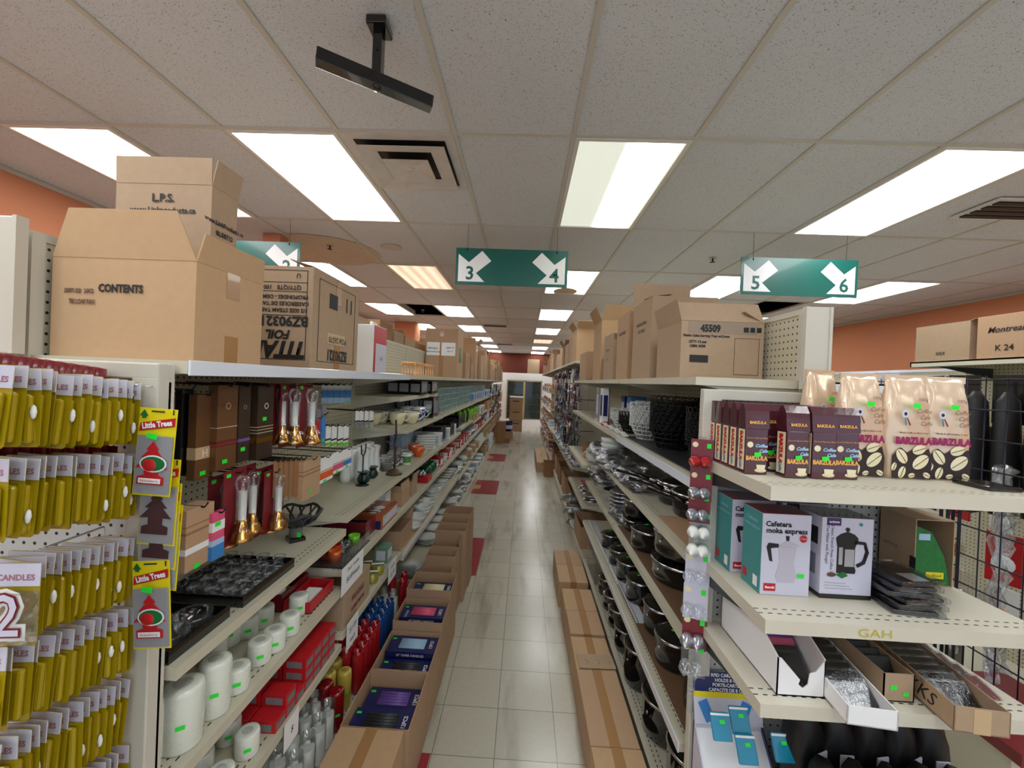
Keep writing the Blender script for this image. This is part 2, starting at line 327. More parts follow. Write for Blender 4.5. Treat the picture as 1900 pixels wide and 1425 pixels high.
# ================================================================ ceiling fittings
def lens(name, kind):
    m = bpy.data.materials.new(name); m.use_nodes = True; nt = m.node_tree; b = nt.nodes['Principled BSDF']; b.inputs['Base Color'].default_value = (.85, .87, .85, 1)
    tc = nt.nodes.new('ShaderNodeTexCoord'); sp = nt.nodes.new('ShaderNodeSeparateXYZ'); nt.links.new(tc.outputs['Object'], sp.inputs[0]); x = sp.outputs[0]
    def mr(v, a, c, d, e):
        n = nt.nodes.new('ShaderNodeMapRange'); n.interpolation_type = 'SMOOTHSTEP'; nt.links.new(v, n.inputs[0])
        for k, q in zip((1, 2, 3, 4), (a, c, d, e)): n.inputs[k].default_value = q
        return n.outputs[0]
    if kind == 'full': f = mr(mathn(nt, 'ABSOLUTE', x), .22, .3, 1, .45); col = (.95, .985, 1, 1); s = LAMP
    elif kind == 'half': f = mr(mathn(nt, 'ABSOLUTE', mathn(nt, 'SUBTRACT', x, .12)), .06, .16, 1, .09); col = (.93, 1, .86, 1); s = LAMP*.75
    elif kind == 'left': f = mr(mathn(nt, 'ABSOLUTE', mathn(nt, 'ADD', x, .04)), .14, .26, 1, .2); col = (.97, .98, 1, 1); s = LAMP*.9
    else:
        f = mathn(nt, 'ADD', .8, mathn(nt, 'MULTIPLY', mathn(nt, 'SINE', mathn(nt, 'MULTIPLY', x, 45.)), .2)); col = (1, .74, .52, 1); s = 1.0
    b.inputs['Emission Color'].default_value = col; nt.links.new(mathn(nt, 'MULTIPLY', f, s), b.inputs['Emission Strength']); return m
LM = {k: lens('lit troffer lens '+k, k) for k in ('full', 'half', 'left', 'peach')}
M['frame'] = mat('white light frame', S(225, 225, 220), .4)
def mk_light(kind):
    def f():
        t = thing('ceiling_light', '', 'ceiling light'); a, c = TX/2-.011, TY/2-.011
        mb = MB()
        for q in ((-a, a, -c, -c+.022), (-a, a, c-.022, c), (-a, -a+.022, -c+.022, c-.022), (a-.022, a, -c+.022, c-.022)): mb.box(q[0], q[1], q[2], q[3], -.006, .012, 'frame')
        mb.build('frame', t)
        mb = MB(); mb.box(-a, a, -c, c, .08, .085, 'frame'); mb.box(-a, -a+.004, -c, c, .012, .08, 'frame'); mb.box(a-.004, a, -c, c, .012, .08, 'frame'); mb.box(-a+.004, a-.004, -c, -c+.004, .012, .08, 'frame'); mb.box(-a+.004, a-.004, c-.004, c, .012, .08, 'frame')
        mb.build('housing', t)
        mb = MB(); mb.box(-a+.02, a-.02, -c+.02, c-.02, .004, .008, LM[kind]); mb.build('diffuser', t); return t
    return f
kindmap = {(0, 0): 'half', (-3, 2): 'peach', (-5, 0): 'left', (0, 8): 'peach', (-3, 4): 'left'}
coln = {-5: 'far left row', -3: 'row left of the aisle', 0: 'row above the aisle', 3: 'row right of the aisle', 6: 'far right row'}
for i, j in sorted(lights):
    k = kindmap.get((i, j), 'full'); x = GX+(i+.5)*TX; y = GY+(j+.5)*TY
    if x-TX/2 < XL-.2: continue
    adj = {'full': 'bright white', 'half': 'half lit greenish', 'left': 'bluish white', 'peach': 'dim peach coloured'}[k]
    rank = (ORD[j//2]+' ahead of the camera') if j >= 0 else (['just behind the camera', 'well behind the camera'][-j//2-1])
    put('L'+k, mk_light(k), (x, y, CEIL-.002), 0, '%s ceiling light, %s, %s' % (adj, coln[i], rank), 'fluorescent ceiling lights')
def mk_diffuser():
    t = thing('air_diffuser', 'square white air diffuser with dusty stepped vanes near the mounting bracket', 'air vent')
    dust = mat('dusty white metal', S(205, 202, 198), .6, noise=.2, nscale=7)
    mb = MB(); s = .297
    mb.prism([(-s, -s), (s, -s), (s, s), (-s, s)], 'z', -.004, .002, dust)
    mb.build('backing_plate', t)
    for n, (r, z, h) in enumerate([]):
        mb = MB(); i = mb.mi(dust); lo = [(-r, -r), (r, -r), (r, r), (-r, r)]; r2 = r-.07
        vo_ = [mb.bm.verts.new((x, y, z)) for x, y in lo]; vi = [mb.bm.verts.new((x*r2/r, y*r2/r, z-.025 if n else z+.004)) for x, y in lo]; vu = [mb.bm.verts.new((x, y, z+.006)) for x, y in lo]
        for q in range(4): mb.face([vo_[q], vo_[(q+1) % 4], vi[(q+1) % 4], vi[q]], i); mb.face([vo_[q], vo_[(q+1) % 4], vu[(q+1) % 4], vu[q]], i)
        if n: mb.face(vi, i)
        mb.face(vu, mb.mi('black')); mb.build('vane', t)
    mb = MB(); mb.box(-.245, .245, -.245, .245, -.006, -.0045, 'black'); mb.build('dark_throat', t)
    for r, ri, z, zi in ((.24, .15, -.034, -.014), (.128, 0, -.046, -.03)):
        mb = MB(); i = mb.mi(dust)
        def rg(a, zz): return [mb.bm.verts.new((a*u, a*v, zz)) for u, v in ((-1, -1), (1, -1), (1, 1), (-1, 1))]
        o_, o2 = rg(r, z), rg(r, z+.003)
        i_, i2 = rg(max(ri, .04), zi), rg(max(ri, .04), zi+.003)
        for q in range(4):
            n_ = (q+1) % 4; mb.face([o_[q], o_[n_], i_[n_], i_[q]], i); mb.face([o2[q], i2[q], i2[n_], o2[n_]], i); mb.face([o_[q], o2[q], o2[n_], o_[n_]], i); mb.face([i_[q], i_[n_], i2[n_], i2[q]], i)
        if not ri: mb.face(i_, i); mb.face(i2, i)
        mb.build('vane', t)
    mb = MB(); mb.lathe([(0, 0), (.02, 0), (.014, -.008), (0, -.009)], dust, 16); mb.build('centre_button', t, (0, 0, -.03))
    return t
put('diff', mk_diffuser, (GX-1.5*TX, GY+TY/4, CEIL-.004))
def mk_grille():
    t = thing('ceiling_vent', '', 'air vent'); mb = MB(); mb.box(-.29, .29, -.15, .15, -.01, 0, 'frame'); mb.build('frame', t)
    for k in range(4): mb = MB(); mb.box(-.26, .26, -.12+k*.065, -.08+k*.065, -.02, -.009, 'black'); mb.build('slot', t)
    return t
for (x, y), l in (((-.72, 9.25), 'slotted white ceiling vent far down the aisle on the left'), ((3.15, 2.75), 'slotted ceiling vent at the right edge beside the bright light'), ((-.72, 13.8), 'farthest slotted ceiling vent before the end wall')): put('gr', mk_grille, (x, y, CEIL-.004), 0, l, 'slotted ceiling vents')
def mk_speaker():
    t = thing('ceiling_speaker', 'round flush white ceiling speaker left of the green aisle sign', 'speaker'); mb = MB(); mb.lathe([(0, -.008), (.09, -.008), (.1, -.004), (.1, 0)], 'tbar', 28); mb.build('grille', t); return t
put('spk', mk_speaker, (-1.351, 3.95, CEIL))
def mk_sprinkler():
    t = thing('sprinkler_head', '', 'sprinkler'); mb = MB(); mb.lathe([(0, 0), (.03, 0), (.03, -.006), (0, -.006)], 'metal', 16); mb.cyl((0, 0, -.035), .008, .03, 'dmetal', 8); mb.build('fitting', t)
    mb = MB(); mb.lathe([(0, -.035), (.025, -.037), (.025, -.04), (0, -.04)], 'dmetal', 12); mb.build('deflector_plate', t); return t
for p, l in (((-1.956, 3.95), 'sprinkler head on the water stained ceiling tile'), ((1.74, 3.96), 'sprinkler head left of the aisle five sign'), ((-1.93, 7.5), 'sprinkler head hanging in the missing tile opening')): put('spr', mk_sprinkler, (p[0], p[1], CEIL-.001), 0, l, 'sprinkler heads')
# bracket
t = thing('ceiling_bracket', 'black steel T shaped mounting bracket hanging from the ceiling', 'bracket', (-.6, 1.5, CEIL))
A = Vector((-.547+.6, 1.39-1.5, 0)); Cc = ony(700, 160, 1.45)-Vector((-.6, 1.5, CEIL)); 
E1 = ony(583, 103, 1.36)-Vector((-.6, 1.5, CEIL)); E2 = ony(798, 193, 1.54)-Vector((-.6, 1.5, CEIL))
C2 = (E1+E2)/2; C2.x = Cc.x; top = Vector((C2.x, C2.y, 0)); 
mb = MB(); mb.box(top.x-.016, top.x+.016, top.y-.016, top.y+.016, C2.z, -.02, 'gblack'); mb.cyl((top.x, top.y-.02, C2.z+.1), .003, .001, 'black'); mb.build('drop_post', t)
mb = MB(); mb.box(top.x-.035, top.x+.035, top.y-.04, top.y+.04, -.03, 0, 'gblack', .004); mb.build('ceiling_plate', t)
dv = E2-E1; ang = math.atan2(dv.y, dv.x); L = dv.length; tilt = math.asin(dv.z/L)
Xm = Matrix.Translation(C2) @ Matrix.Rotation(ang, 4, 'Z') @ Matrix.Rotation(-tilt, 4, 'Y')
mb = MB(); mb.box(-L/2, L/2, -.022, .022, -.025, .02, 'gblack', .002, X=Xm); mb.build('cross_bar', t)
mb = MB(); mb.lathe([(0, -.034), (.014, -.032), (.018, -.024), (.018, -.02), (0, -.02)], 'gblack', 20, X=Xm @ Matrix.Rotation(-pi/2*0, 4, 'X')); mb.build('pivot_bolt', t)
# aisle signs
def mk_sign(n1, n2):
    t = thing('aisle_sign', '', 'sign'); mb = MB(); mb.box(-.452, .452, -.004, .004, 0, .295, 'signg'); mb.build('board', t)
    for s, num in ((-1, n1), (1, n2)):
        mb = MB(); P = [(-.43, .025), (-.215, .025), (-.285, .095), (-.165, .195), (-.24, .275), (-.345, .18), (-.43, .245)]
        mb.prism([(-s*x, z) for x, z in P], 'y', -.0055, -.0045, 'white'); mb.build('arrow', t)
        text(num, .15, (s*.335 if s < 0 else s*.345, -.0065, .088), '-y', 'signg', t, 'aisle_number', bold=.003)
    for x in (-.36, .36): mb = MB(); mb.tube([(x, 0, .29), (x, 0, .487)], .0015, 'dmetal', 5); mb.cyl((x, 0, .27), .006, .02, 'dmetal', 8); mb.build('hanging_wire', t)
    return t
for x, a, b_ in ((-.144, '3', '4'), (2.125, '5', '6'), (-2.33, '1', '2')):
    o = mk_sign(a, b_); o.location = (x, 3.3, 2.592); tag(o, 'green hanging aisle sign numbered %s and %s' % (a, b_), None, 'green hanging aisle signs')
# ================================================================ gondolas
BAYS = {}
LX, LS = -.78, -1.19; RX, RS = .62, 1.02
LY = [.92, 1.834, 2.75]+[2.75+1.2192*k for k in range(1, 11)]
RY = [1.5+1.2192*k for k in range(0, 12)]
def bay(side, k, y0, y1, shelves, top, topz=1.84, deck=.16, back=None):
    """one shelving bay; shelves are (z, front x or None, y0 or None, y1 or None, rail)"""
    s = -1 if side == 'left' else 1; fx = LX if s < 0 else RX; sx = LS if s < 0 else RS
    t = thing('shelving_bay', 'beige steel shelving bay, %s gondola, %s the camera' % (side, ORD[k]), 'shelf', (fx, y0, 0), 0, '%s gondola shelving bays' % side)
    W = y1-y0; D = sx-fx
    def bx(name, x0, x1, a, b, z0, z1, m): q = MB(); q.box(min(x0, x1), max(x0, x1), a, b, z0, z1, m); return q.build(name, t)
    bx('back_panel', D-.02*s, D-.026*s, .028, W, .1, 2.11, 'pegx')
    bx('back_panel', D+.02*s, D+.026*s, .028, W, .1, 2.11, 'pegx')
    bx('top_cap', D-.03*s, D+.03*s, 0, W, 2.11, 2.13, 'post')
    bx('upright', D-.03*s, D+.03*s, 0, .028, 0, 2.11, 'post')
    bx('base_deck', -.0*s, D-.026*s, .003, W-.003, deck-.02, deck, 'shx'); bx('kick_plate', .012*s, .02*s, .003, W-.003, 0, deck-.02, 'steel')
    for (z, f, a, b, rail) in shelves+([(topz, None, None, None, top)] if topz else []):
        f = 0 if f is None else f-fx; a = .004 if a is None else a-y0; b = W-.004 if b is None else b-y0
        q = MB(); q.box(min(f, D-.03*s), max(f, D-.03*s), a, b, z-.006, z, 'shx'); q.box(min(f, f+.004*s), max(f, f+.004*s), a, b, z-.03, z-.006, 'shx')
        q.box(min(f+.004*s, D-.03*s), max(f+.004*s, D-.03*s), a, a+.004, z-.03, z-.006, 'shx'); q.box(min(f+.004*s, D-.03*s), max(f+.004*s, D-.03*s), b-.004, b, z-.03, z-.006, 'shx')
        sh = q.build('shelf', t)
        if rail: q = MB(); q.box(min(f, f-.006*s), max(f, f-.006*s), a, b, z-.034, z+.002, 'rail', .0015); r_ = q.build('price_rail', sh)
        for yy in (a+.01, b-.014): q = MB(); q.prism([(f+.02*s, z-.03), (D-.03*s, z-.03), (D-.03*s, z-.09)], 'y', yy, yy+.003, 'steel'); q.build('bracket', t)
    BAYS[(side, k)] = t; return t
LSH = []
for k in range(12):
    if k == 0: sh = [(1.125, None, None, None, 0), (.862, None, None, None, 0), (.6, None, None, None, 0)]
    elif k == 1: sh = [(1.178, None, None, None, 0), (.93, None, None, None, 0), (.64, None, None, None, 0)]
    elif k == 2: sh = [(1.685, -.84, None, None, 0), (1.47, None, None, None, 0), (1.17, None, None, None, 0), (.925, None, None, None, 0), (.605, None, None, None, 1)]
    else: z4 = [.6, .56, .6][k % 3]; sh = [(1.475, None, None, None, 0), ([1.2, 1.16][k % 2], None, None, None, 0), (.92, None, None, None, 0), (z4, None, None, None, 0)]
    LSH.append([q[0] for q in sh]+[.16]); bay('left', k, LY[k], LY[k+1], sh, k < 2)
RSH = []
for k in range(11):
    if k < 2: sh = [(1.50, None, None, None, k == 0), (1.22, None, None, None, 0), (.915, None, None, None, 0), (.53, None, None, None, 1)]; tz = 1.87
    elif k == 2: sh = [(1.50, None, None, None, 0), (1.05, .58, None, None, 0), (.66, .6, None, None, 0)]; tz = 1.87
    elif k < 7: sh = [(.78, None, None, None, 0)]; tz = 2.12
    else: sh = [(1.6, None, None, None, 0), (1.2, None, None, None, 0), (.8, None, None, None, 0), (.45, None, None, None, 0)]; tz = 2.12
    RSH.append([q[0] for q in sh]+[.16]); bay('right', k, RY[k], RY[k+1], sh, 0, tz)
# pressed end covers of the gondola spines and the shelves on their far sides
for s, x, y, h, lb in ((-1, LS-.005, .905, 2.15, 'left'), (1, RS, 1.485, 2.13, 'right')):
    t = thing('spine_end_cover', 'pale grey steel end cover of the %s gondola spine' % lb, 'end cover', (x, y, 1.84)); q = MB(); w_ = .042
    q.box(-w_, w_, -.02, .0, .0, h-1.84, 'post', .004); q.box(-w_-.004, -w_+.006, -.024, .0, 0, h-1.84, 'post'); q.box(w_-.006, w_+.004, -.024, 0, 0, h-1.84, 'post'); q.build('cover_plate', t)
def backshelf(x0, x1, y0, y1, z, lab):
    t = thing('top_shelf', lab, 'shelf', (x0, y0, z)); q = MB(); q.box(0, x1-x0, 0, y1-y0, -.006, 0, 'steel'); q.box(0, x1-x0, 0, .004, -.034, 0, 'rail'); q.box(x1-x0-.004, x1-x0, 0, y1-y0, -.03, 0, 'steel'); q.build('panel', t); q = MB(); q.prism([(0, -.03), (x1-x0-.02, -.03), (0, -.07)], 'y', .006, .01, 'rail'); q.build('bracket', t)
backshelf(1.05, 1.44, 1.5, 6.3, 1.87, 'empty white top shelf on the far side of the right gondola')
backshelf(-1.6, -1.22, .92, 8.0, 1.84, 'top shelf on the far side of the left gondola')
# ================================================================ cartons
def carton(label, c, w, d, h, m='card', rz=0, open_=False, flaps=(), tape='', texts=(), group=None, lab=(), name='cardboard_box', cat='box', inner=None):
    """c = centre of the base; flaps = (edge, length, lean in degrees from upright, outward positive, taper)"""
    t = thing(name, label, cat, c, rz, group); q = MB(); th = .004
    if open_:
        for a in ((-w/2, w/2, -d/2, -d/2+th), (-w/2, w/2, d/2-th, d/2), (-w/2, -w/2+th, -d/2+th, d/2-th), (w/2-th, w/2, -d/2+th, d/2-th)): q.box(a[0], a[1], a[2], a[3], 0, h, m)
        q.box(-w/2+th, w/2-th, -d/2+th, d/2-th, 0, th, inner or 'cardin')
    else: q.box(-w/2, w/2, -d/2, d/2, 0, h, m, .003)
    body = q.build('body', t)
    for f in flaps:
        e, ln, lean = f[:3]; tp = f[3] if len(f) > 3 else 0; a = R(lean)
        half = w/2 if e in 'fb' else d/2; off = d/2 if e in 'fb' else w/2; sg = -1 if e in 'fl' else 1
        P = [(-half, 0), (half, 0), (half-tp, ln), (-half+tp, ln)]; q = MB(); i = q.mi(m)
        def tr(u, v, k):
            o_ = sg*(off-.002+sin(a)*v+cos(a)*k); z = h+cos(a)*v-sin(a)*k; return (u, o_, z) if e in 'fb' else (o_, u, z)
        A = [q.bm.verts.new(tr(u, v, 0)) for u, v in P]; B = [q.bm.verts.new(tr(u, v, .003)) for u, v in P]
        q.face(A, i); q.face(B, i)
        for k in range(4): q.face([A[k], A[(k+1) % 4], B[(k+1) % 4], B[k]], i)
        q.build('flap', t)
    if tape:
        q = MB(); e = .0012; tw = .024
        if 'x' in tape: q.box(w/2, w/2+e, -tw, tw, 0, h*.3, 'tape'); q.build('tape', t); q = MB(); q.box(w/2, w/2+e, -tw, tw, h*.72, h, 'tape')
        if 'X' in tape: q.box(w/2, w/2+e, -tw, tw, h*.02, h*.98, 'tape')
        if 'z' in tape: q.box(-w/2-e, w/2+e, -tw, tw, h, h+e, 'tape'); q.box(-w/2-e, -w/2, -tw, tw, h-.05, h, 'tape'); q.box(w/2, w/2+e, -tw, tw, h-.05, h, 'tape')
        if 'y' in tape: q.box(-tw, tw, -d/2-e, d/2+e, h, h+e, 'tape'); q.box(-tw, tw, -d/2-e, -d/2, h-.06, h, 'tape')
        if 'c' in tape: q.box(-w*.42, w*.42, -d/2-e, -d/2, h-.05, h, 'ctape')
        if 'f' in tape: q.box(-tw, tw, -d/2-e, -d/2, 0, h, 'tape')
        q.build('tape', t)
    e = .0022
    for s, size, u, v, fc, *o in texts:   # u across the face from its centre, v height
        o = o[0] if o else {}; loc = (u, -d/2-e, v) if fc == '-y' else (w/2+e, u, v) if fc == '+x' else (-w/2-e, u, v) if fc == '-x' else (u, v, h+e)
        text(s, size, loc, fc, o.get('m', 'ink'), t, o.get('n', 'printed_text'), o.get('flip', False), o.get('sx', 1), o.get('b', .0006), roll=o.get('roll', 0), shear=o.get('sh', 0))
    for m2, u0, u1, v0, v1, fc, nm in lab:
        q = MB(); k = .0016
        if fc == '-y': q.box(u0, u1, -d/2-k, -d/2, v0, v1, m2)
        elif fc == '+x': q.box(w/2, w/2+k, u0, u1, v0, v1, m2)
        else: q.box(u0, u1, v0, v1, h, h+k, m2)
        q.build(nm, t)
    return t
def frame_lab(w, h, u0, u1, v0, v1, fc, m='ink', t=.002):
    return [(m, u0, u1, v0, v0+t, fc, 'printed_line'), (m, u0, u1, v1-t, v1, fc, 'printed_line'), (m, u0, u0+t, v0, v1, fc, 'printed_line'), (m, u1-t, u1, v0, v1, fc, 'printed_line')]
Z1 = 1.8405
carton('large open cardboard box marked contents on the left top shelf', (-.967, 1.073, Z1), .355, .246, .238, 'card2', 0, True, [('f', .115, 4, .045), ('r', .07, 8, .012), ('b', .1, -86)], 'x',
    [('CONTENTS', .026, -.005, .165, '-y', {'sx': .8, 'b': .0012}), ('200971.020   24PCS', .0145, -.108, .157, '-y', {'m': 'inkb', 'sx': .6}), ('TRI LOAF PAN', .0165, -.1, .131, '-y', {'m': 'inkb', 'sx': .6})], cat='box')
carton('greyish open cardboard box with web address perched above the large contents box', (-1.01, 1.145, Z1+.2405), .27, .1, .245, 'card3', 0, True, [('f', .072, 2), ('r', .07, 12)], '',
    [('L.P.S.', .03, .0, .205, '-y', {'b': .001}), ('www.Linkproducts.ca', .021, .0, .172, '-y'), ('www.LinkProducts.ca', .017, 0, .15, '+x'), ('BL58712', .018, 0, .122, '+x'), ('PACK 12', .018, 0, .096, '+x')])
w_, d_, h_ = .352, .42, .38
carton('cardboard box of foil trays standing upside down with bold lettering', (-.978, 1.715, Z1), w_, d_, h_, 'card3', 0, False, [('r', .1, -74, .01)], 'x',
    [('TITAN', .085, .05, .07, '-y', {'flip': True, 'b': .004, 'sh': .25, 'sx': .9}), ('FOIL', .045, .05, .125, '-y', {'flip': True, 'b': .002, 'sh': .2}), ('BZ90321', .05, .07, .175, '-y', {'flip': True, 'b': .002}),
     ('1/2 SIZE STEAM TABLE', .02, .06, .215, '-y', {'flip': True}), ('CASSEROLES DE TABLE', .02, .06, .24, '-y', {'flip': True}), ('PROFONDES - DEMI', .02, .07, .265, '-y', {'flip': True}), ('QTY/QTE   100', .022, .06, .3, '-y', {'flip': True}), ('U', .024, .12, .345, '-y', {'flip': True}),
     ('BZ90321', .062, 0, .062, '+x', {'flip': True, 'b': .002, 'sx': .8}), ('PO# 26570', .034, 0, .125, '+x', {'flip': True}), ('11', .09, .1, .29, '+x', {'flip': True})],
    lab=frame_lab(0, 0, -.14, .155, .03, .365, '-y')+frame_lab(0, 0, -.165, .165, .03, .35, '+x')+[('ink', -.14, .155, .195, .197, '-y', 'printed_line'), ('ink', -.14, .155, .284, .286, '-y', 'printed_line'), ('ink', -.14, .155, .318, .32, '-y', 'printed_line'), ('tan', -.09, .07, .105, .15, '+x', 'address_label'), ('ink', -.08, -.01, .25, .31, '+x', 'barcode')])
t = carton('tall red and white product box beside the foil tray box', (-.885, 2.28, Z1), .13, .2, .26, 'white', 0, lab=[('red', -.098, .098, .162, .256, '+x', 'printed_panel'), ('red', -.098, -.072, .004, .161, '+x', 'printed_panel'), ('header', -.07, .09, .002, .16, '+x', 'paper_note')]); text('1 EA', .03, (.0685, .01, .08), '+x', 'inkb', t)
# wooden rack
t = thing('wooden_rack', 'small pale wooden dowel rack on the left top shelf', 'rack', (-.87, 3.02, Z1))
for s in (-1, 1): q = MB(); q.box(s*.05-.006, s*.05+.006, 0, .62, .0, .012, 'wood'); q.box(s*.05-.006, s*.05+.006, 0, .62, .075, .087, 'wood'); q.build('side_rail', t)
for k in range(8):
    for s in (-1, 1): q = MB(); q.cyl((s*.05, .03+k*.08, .012), .005, .063, 'wood', 8); q.build('dowel', t)
for k in range(8): q = MB(); q.tube([(-.06, .03+k*.08, .093), (.06, .03+k*.08, .093)], .007, M['wood'], 6); q.build('cross_dowel', t)
carton('tall cardboard box with two white shipping labels and a green recycling diamond', (-.972, 4.9, Z1), .37, .42, .56, 'card', 0, False, [], 'f',
    [('FRAGILE', .03, -.1, .33, '-y'), ('HANDLE WITH CARE', .018, -.1, .29, '-y'), ('SHIP TO', .025, .1, .34, '-y'), ('30 x 12', .022, .1, .3, '-y')],
    lab=[('white', -.17, -.02, .25, .4, '-y', 'shipping_label'), ('white', .0, .16, .25, .4, '-y', 'shipping_label'), ('leaf', -.09, .09, .18, .36, '+x', 'recycling_mark')])
# further cartons along both top shelves
rn = random.Random(3); y = 5.45; n = 0
cms = ['card', 'card3', 'card2', 'card4']
while y < 14.5:
    w2 = rn.uniform(.26, .34); d2 = rn.uniform(.3, .5); h2 = rn.uniform(.22, .55); x = LX-.015-w2/2
    fl = [[], [('f', .1, 25)], [('r', .12, 40), ('f', .1, 10)], []][n % 4]
    carton('%s box %s, left top shelf, %s beyond the labelled tall box' % (['brown', 'greyish', 'pale', 'dark brown'][n % 4], ['taped shut', 'with raised front flap', 'with open flaps', 'with plain sides'][n % 4], ORD[n]),
        (x, y+d2/2, Z1), w2, d2, h2, cms[n % 4], 0, bool(fl), fl, 'f' if n % 2 else 'X', lab=[('white', -.08, .04, h2*.5, h2*.75, '-y', 'paper_label')] if n % 3 == 0 else (), group='boxes on the left top shelf'); y += d2+rn.uniform(.03, .18); n += 1
# boxes on the far-side shelf seen over the left spine
y = 2.55; n = 0
for (w2, d2, h2, m_, fl, adj) in ((.3, .36, .44, 'card2', [], 'sunny tan'), (.3, .24, .42, 'card3', [('f', .12, 10), ('l', .1, 30)], 'crumpled greyish'), (.12, .12, .42, 'white', [], 'narrow white'), (.3, .34, .46, 'card4', [], 'dark brown'), (.3, .3, .42, 'card3', [], 'small greyish'), (.3, .4, .4, 'card2', [('f', .12, 60)], 'tan'), (.3, .4, .38, 'card', [], 'brown'), (.3, .4, .44, 'card2', [], 'pale brown')):
    carton('%s box showing above the left pegboard spine, %s such box' % (adj, ORDW[n]), (-1.24-w2/2, y+d2/2, Z1), w2, d2, h2, m_, 0, bool(fl), fl, 'f', group='boxes behind the left spine'); y += d2+.05; n += 1
# right top shelf
ZR = 1.8705
carton('open cardboard box printed 45509 with leaning front flap, nearest on the right top shelf', (.805, 1.86, ZR), .335, .3, .235, 'card3', 0, True, [('f', .1, -32, .0), ('l', .09, 14), ('r', .09, -60)], 'c',
    [('45509', .04, -.05, .205, '-y', {'sx': .8, 'b': .002}), ('Plastic Cake Serving Tray w/Cover', .0135, -.065, .175, '-y'), ('QTY: 12 pcs', .014, -.1, .15, '-y'), ('CBM: 0038', .014, -.1, .132, '-y')],
    lab=[('ink', -.13, -.055, .065, .095, '-y', 'barcode'), ('ink', .085, .105, .195, .215, '-y', 'care_symbol'), ('ink', .112, .13, .195, .215, '-y', 'care_symbol'), ('ink', .138, .156, .195, .215, '-y', 'care_symbol')]+frame_lab(0, 0, .05, .15, .02, .17, '-y', 'inkb', .0012))
carton('tall cardboard box with upright back flap behind the 45509 box', (.80, 2.29, ZR), .33, .36, .42, 'card3', 0, True, [('b', .15, 2), ('l', .1, -82), ('f', .16, -86)], '', [('MADE IN CHINA', .024, .0, .3, '-x', {'roll': 0}), ('G.W. 18KGS', .024, 0, .26, '-x')])
carton('tall flat cardboard box with printed side, third along the right top shelf', (.755, 2.74, ZR), .24, .3, .43, 'card', 0, False, [], 'X', [('HOUSEWARE', .03, 0, .3, '-x'), ('QTY:  24 PCS', .02, .0, .25, '-y'), ('N.W. 12 KGS', .02, 0, .2, '-y'), ('G.W. 14 KGS', .02, 0, .16, '-y')], lab=frame_lab(0, 0, -.09, .09, .13, .34, '-y', 'ink', .0015))
carton('narrow cardboard box wrapped in glossy film beside the printed flat box', (.70, 3.15, ZR), .15, .3, .34, 'card3', 0, False, [], 'c', [('COOKWARE', .022, 0, .22, '-x'), ('24 PCS', .02, 0, .15, '-x')])
carton('tall open cardboard box with splayed flaps, fifth along the right top shelf', (.76, 3.62, ZR), .27, .36, .5, 'card2', 0, True, [('f', .13, 20, .02), ('l', .12, 25), ('r', .1, 10)], '', group='boxes on the right top shelf')
carton('small brown box with a bent flap at the right top shelf edge', (.69, 3.33, ZR), .1, .12, .16, 'card4', .3, True, [('l', .1, -30)], '')
carton('plain cardboard box before the shelf step on the right', (.78, 4.5, ZR), .3, .5, .3, 'card', 0, False, [], 'X', group='boxes on the right top shelf')
y = 5.22; n = 0
while y < 14.3:
    w2 = rn.uniform(.26, .34); d2 = rn.uniform(.34, .55); h2 = rn.uniform(.18, .45); fl = [[('f', .13, 50), ('l', .1, 35)], [], [('f', .1, 15)]][n % 3]
    carton('%s cardboard box %s on the raised right top shelf, %s' % (['tan', 'brown', 'pale pinkish', 'dark brown'][n % 4], ['with splayed flaps', 'taped shut', 'with raised flap'][n % 3], ORD[n]),
        (RX+.02+w2/2, y+d2/2, 2.1205), w2, d2, h2, ['card2', 'card', 'card3', 'card4'][n % 4], 0, bool(fl), fl, 'X' if not fl else '', group='boxes on the right top shelf'); y += d2+rn.uniform(.02, .14); n += 1
# floor cartons, right of the aisle
for n, (y0, y1, x0, x1, h2, adj) in enumerate(((3.34, 3.66, .35, .588, .21, 'squarish'), (3.665, 3.97, .35, .588, .21, 'rearmost'), (2.93, 3.235, .362, .588, .21, 'glossy taped'), (2.655, 2.925, .365, .588, .21, 'narrow'), (2.335, 2.64, .365, .588, .2, 'pad topped'), (1.84, 2.33, .365, .588, .205, 'long'), (1.38, 1.83, .365, .588, .21, 'flat topped'), (.95, 1.37, .365, .588, .21, 'plain'))):
    carton('%s taped box on the floor by the right shelves, %s from the far end' % (adj, ORDW[n]), ((x0+x1)/2, (y0+y1)/2, .001), x1-x0, y1-y0, h2, 'card' if n % 2 else 'card2', 0, False, [], 'y', group='floor boxes along the right shelves')
t = thing('cardboard_pad', 'flat moulded cardboard pad with round dents on the floor boxes', 'cardboard', (.48, 2.4, .2065), .04); q = MB(); q.box(-.1, .11, -.06, .06, 0, .004, 'card3'); q.build('sheet', t)
for k in range(3): q = MB(); q.lathe([(.022, 0), (.018, .004), (0, .005)], 'card3', 16, (-.06+k*.065, -.01, .004)); q.build('dent', t)
carton('long low cardboard box on the floor far along the right shelves', (.445, 9.3, .001), .25, 1.9, .2, 'card', 0, False, [], 'y')
carton('small open cardboard box on the floor beside the long low box', (.55, 8.1, .001), .2, .3, .28, 'card4', 0, True, [('f', .08, 40)])
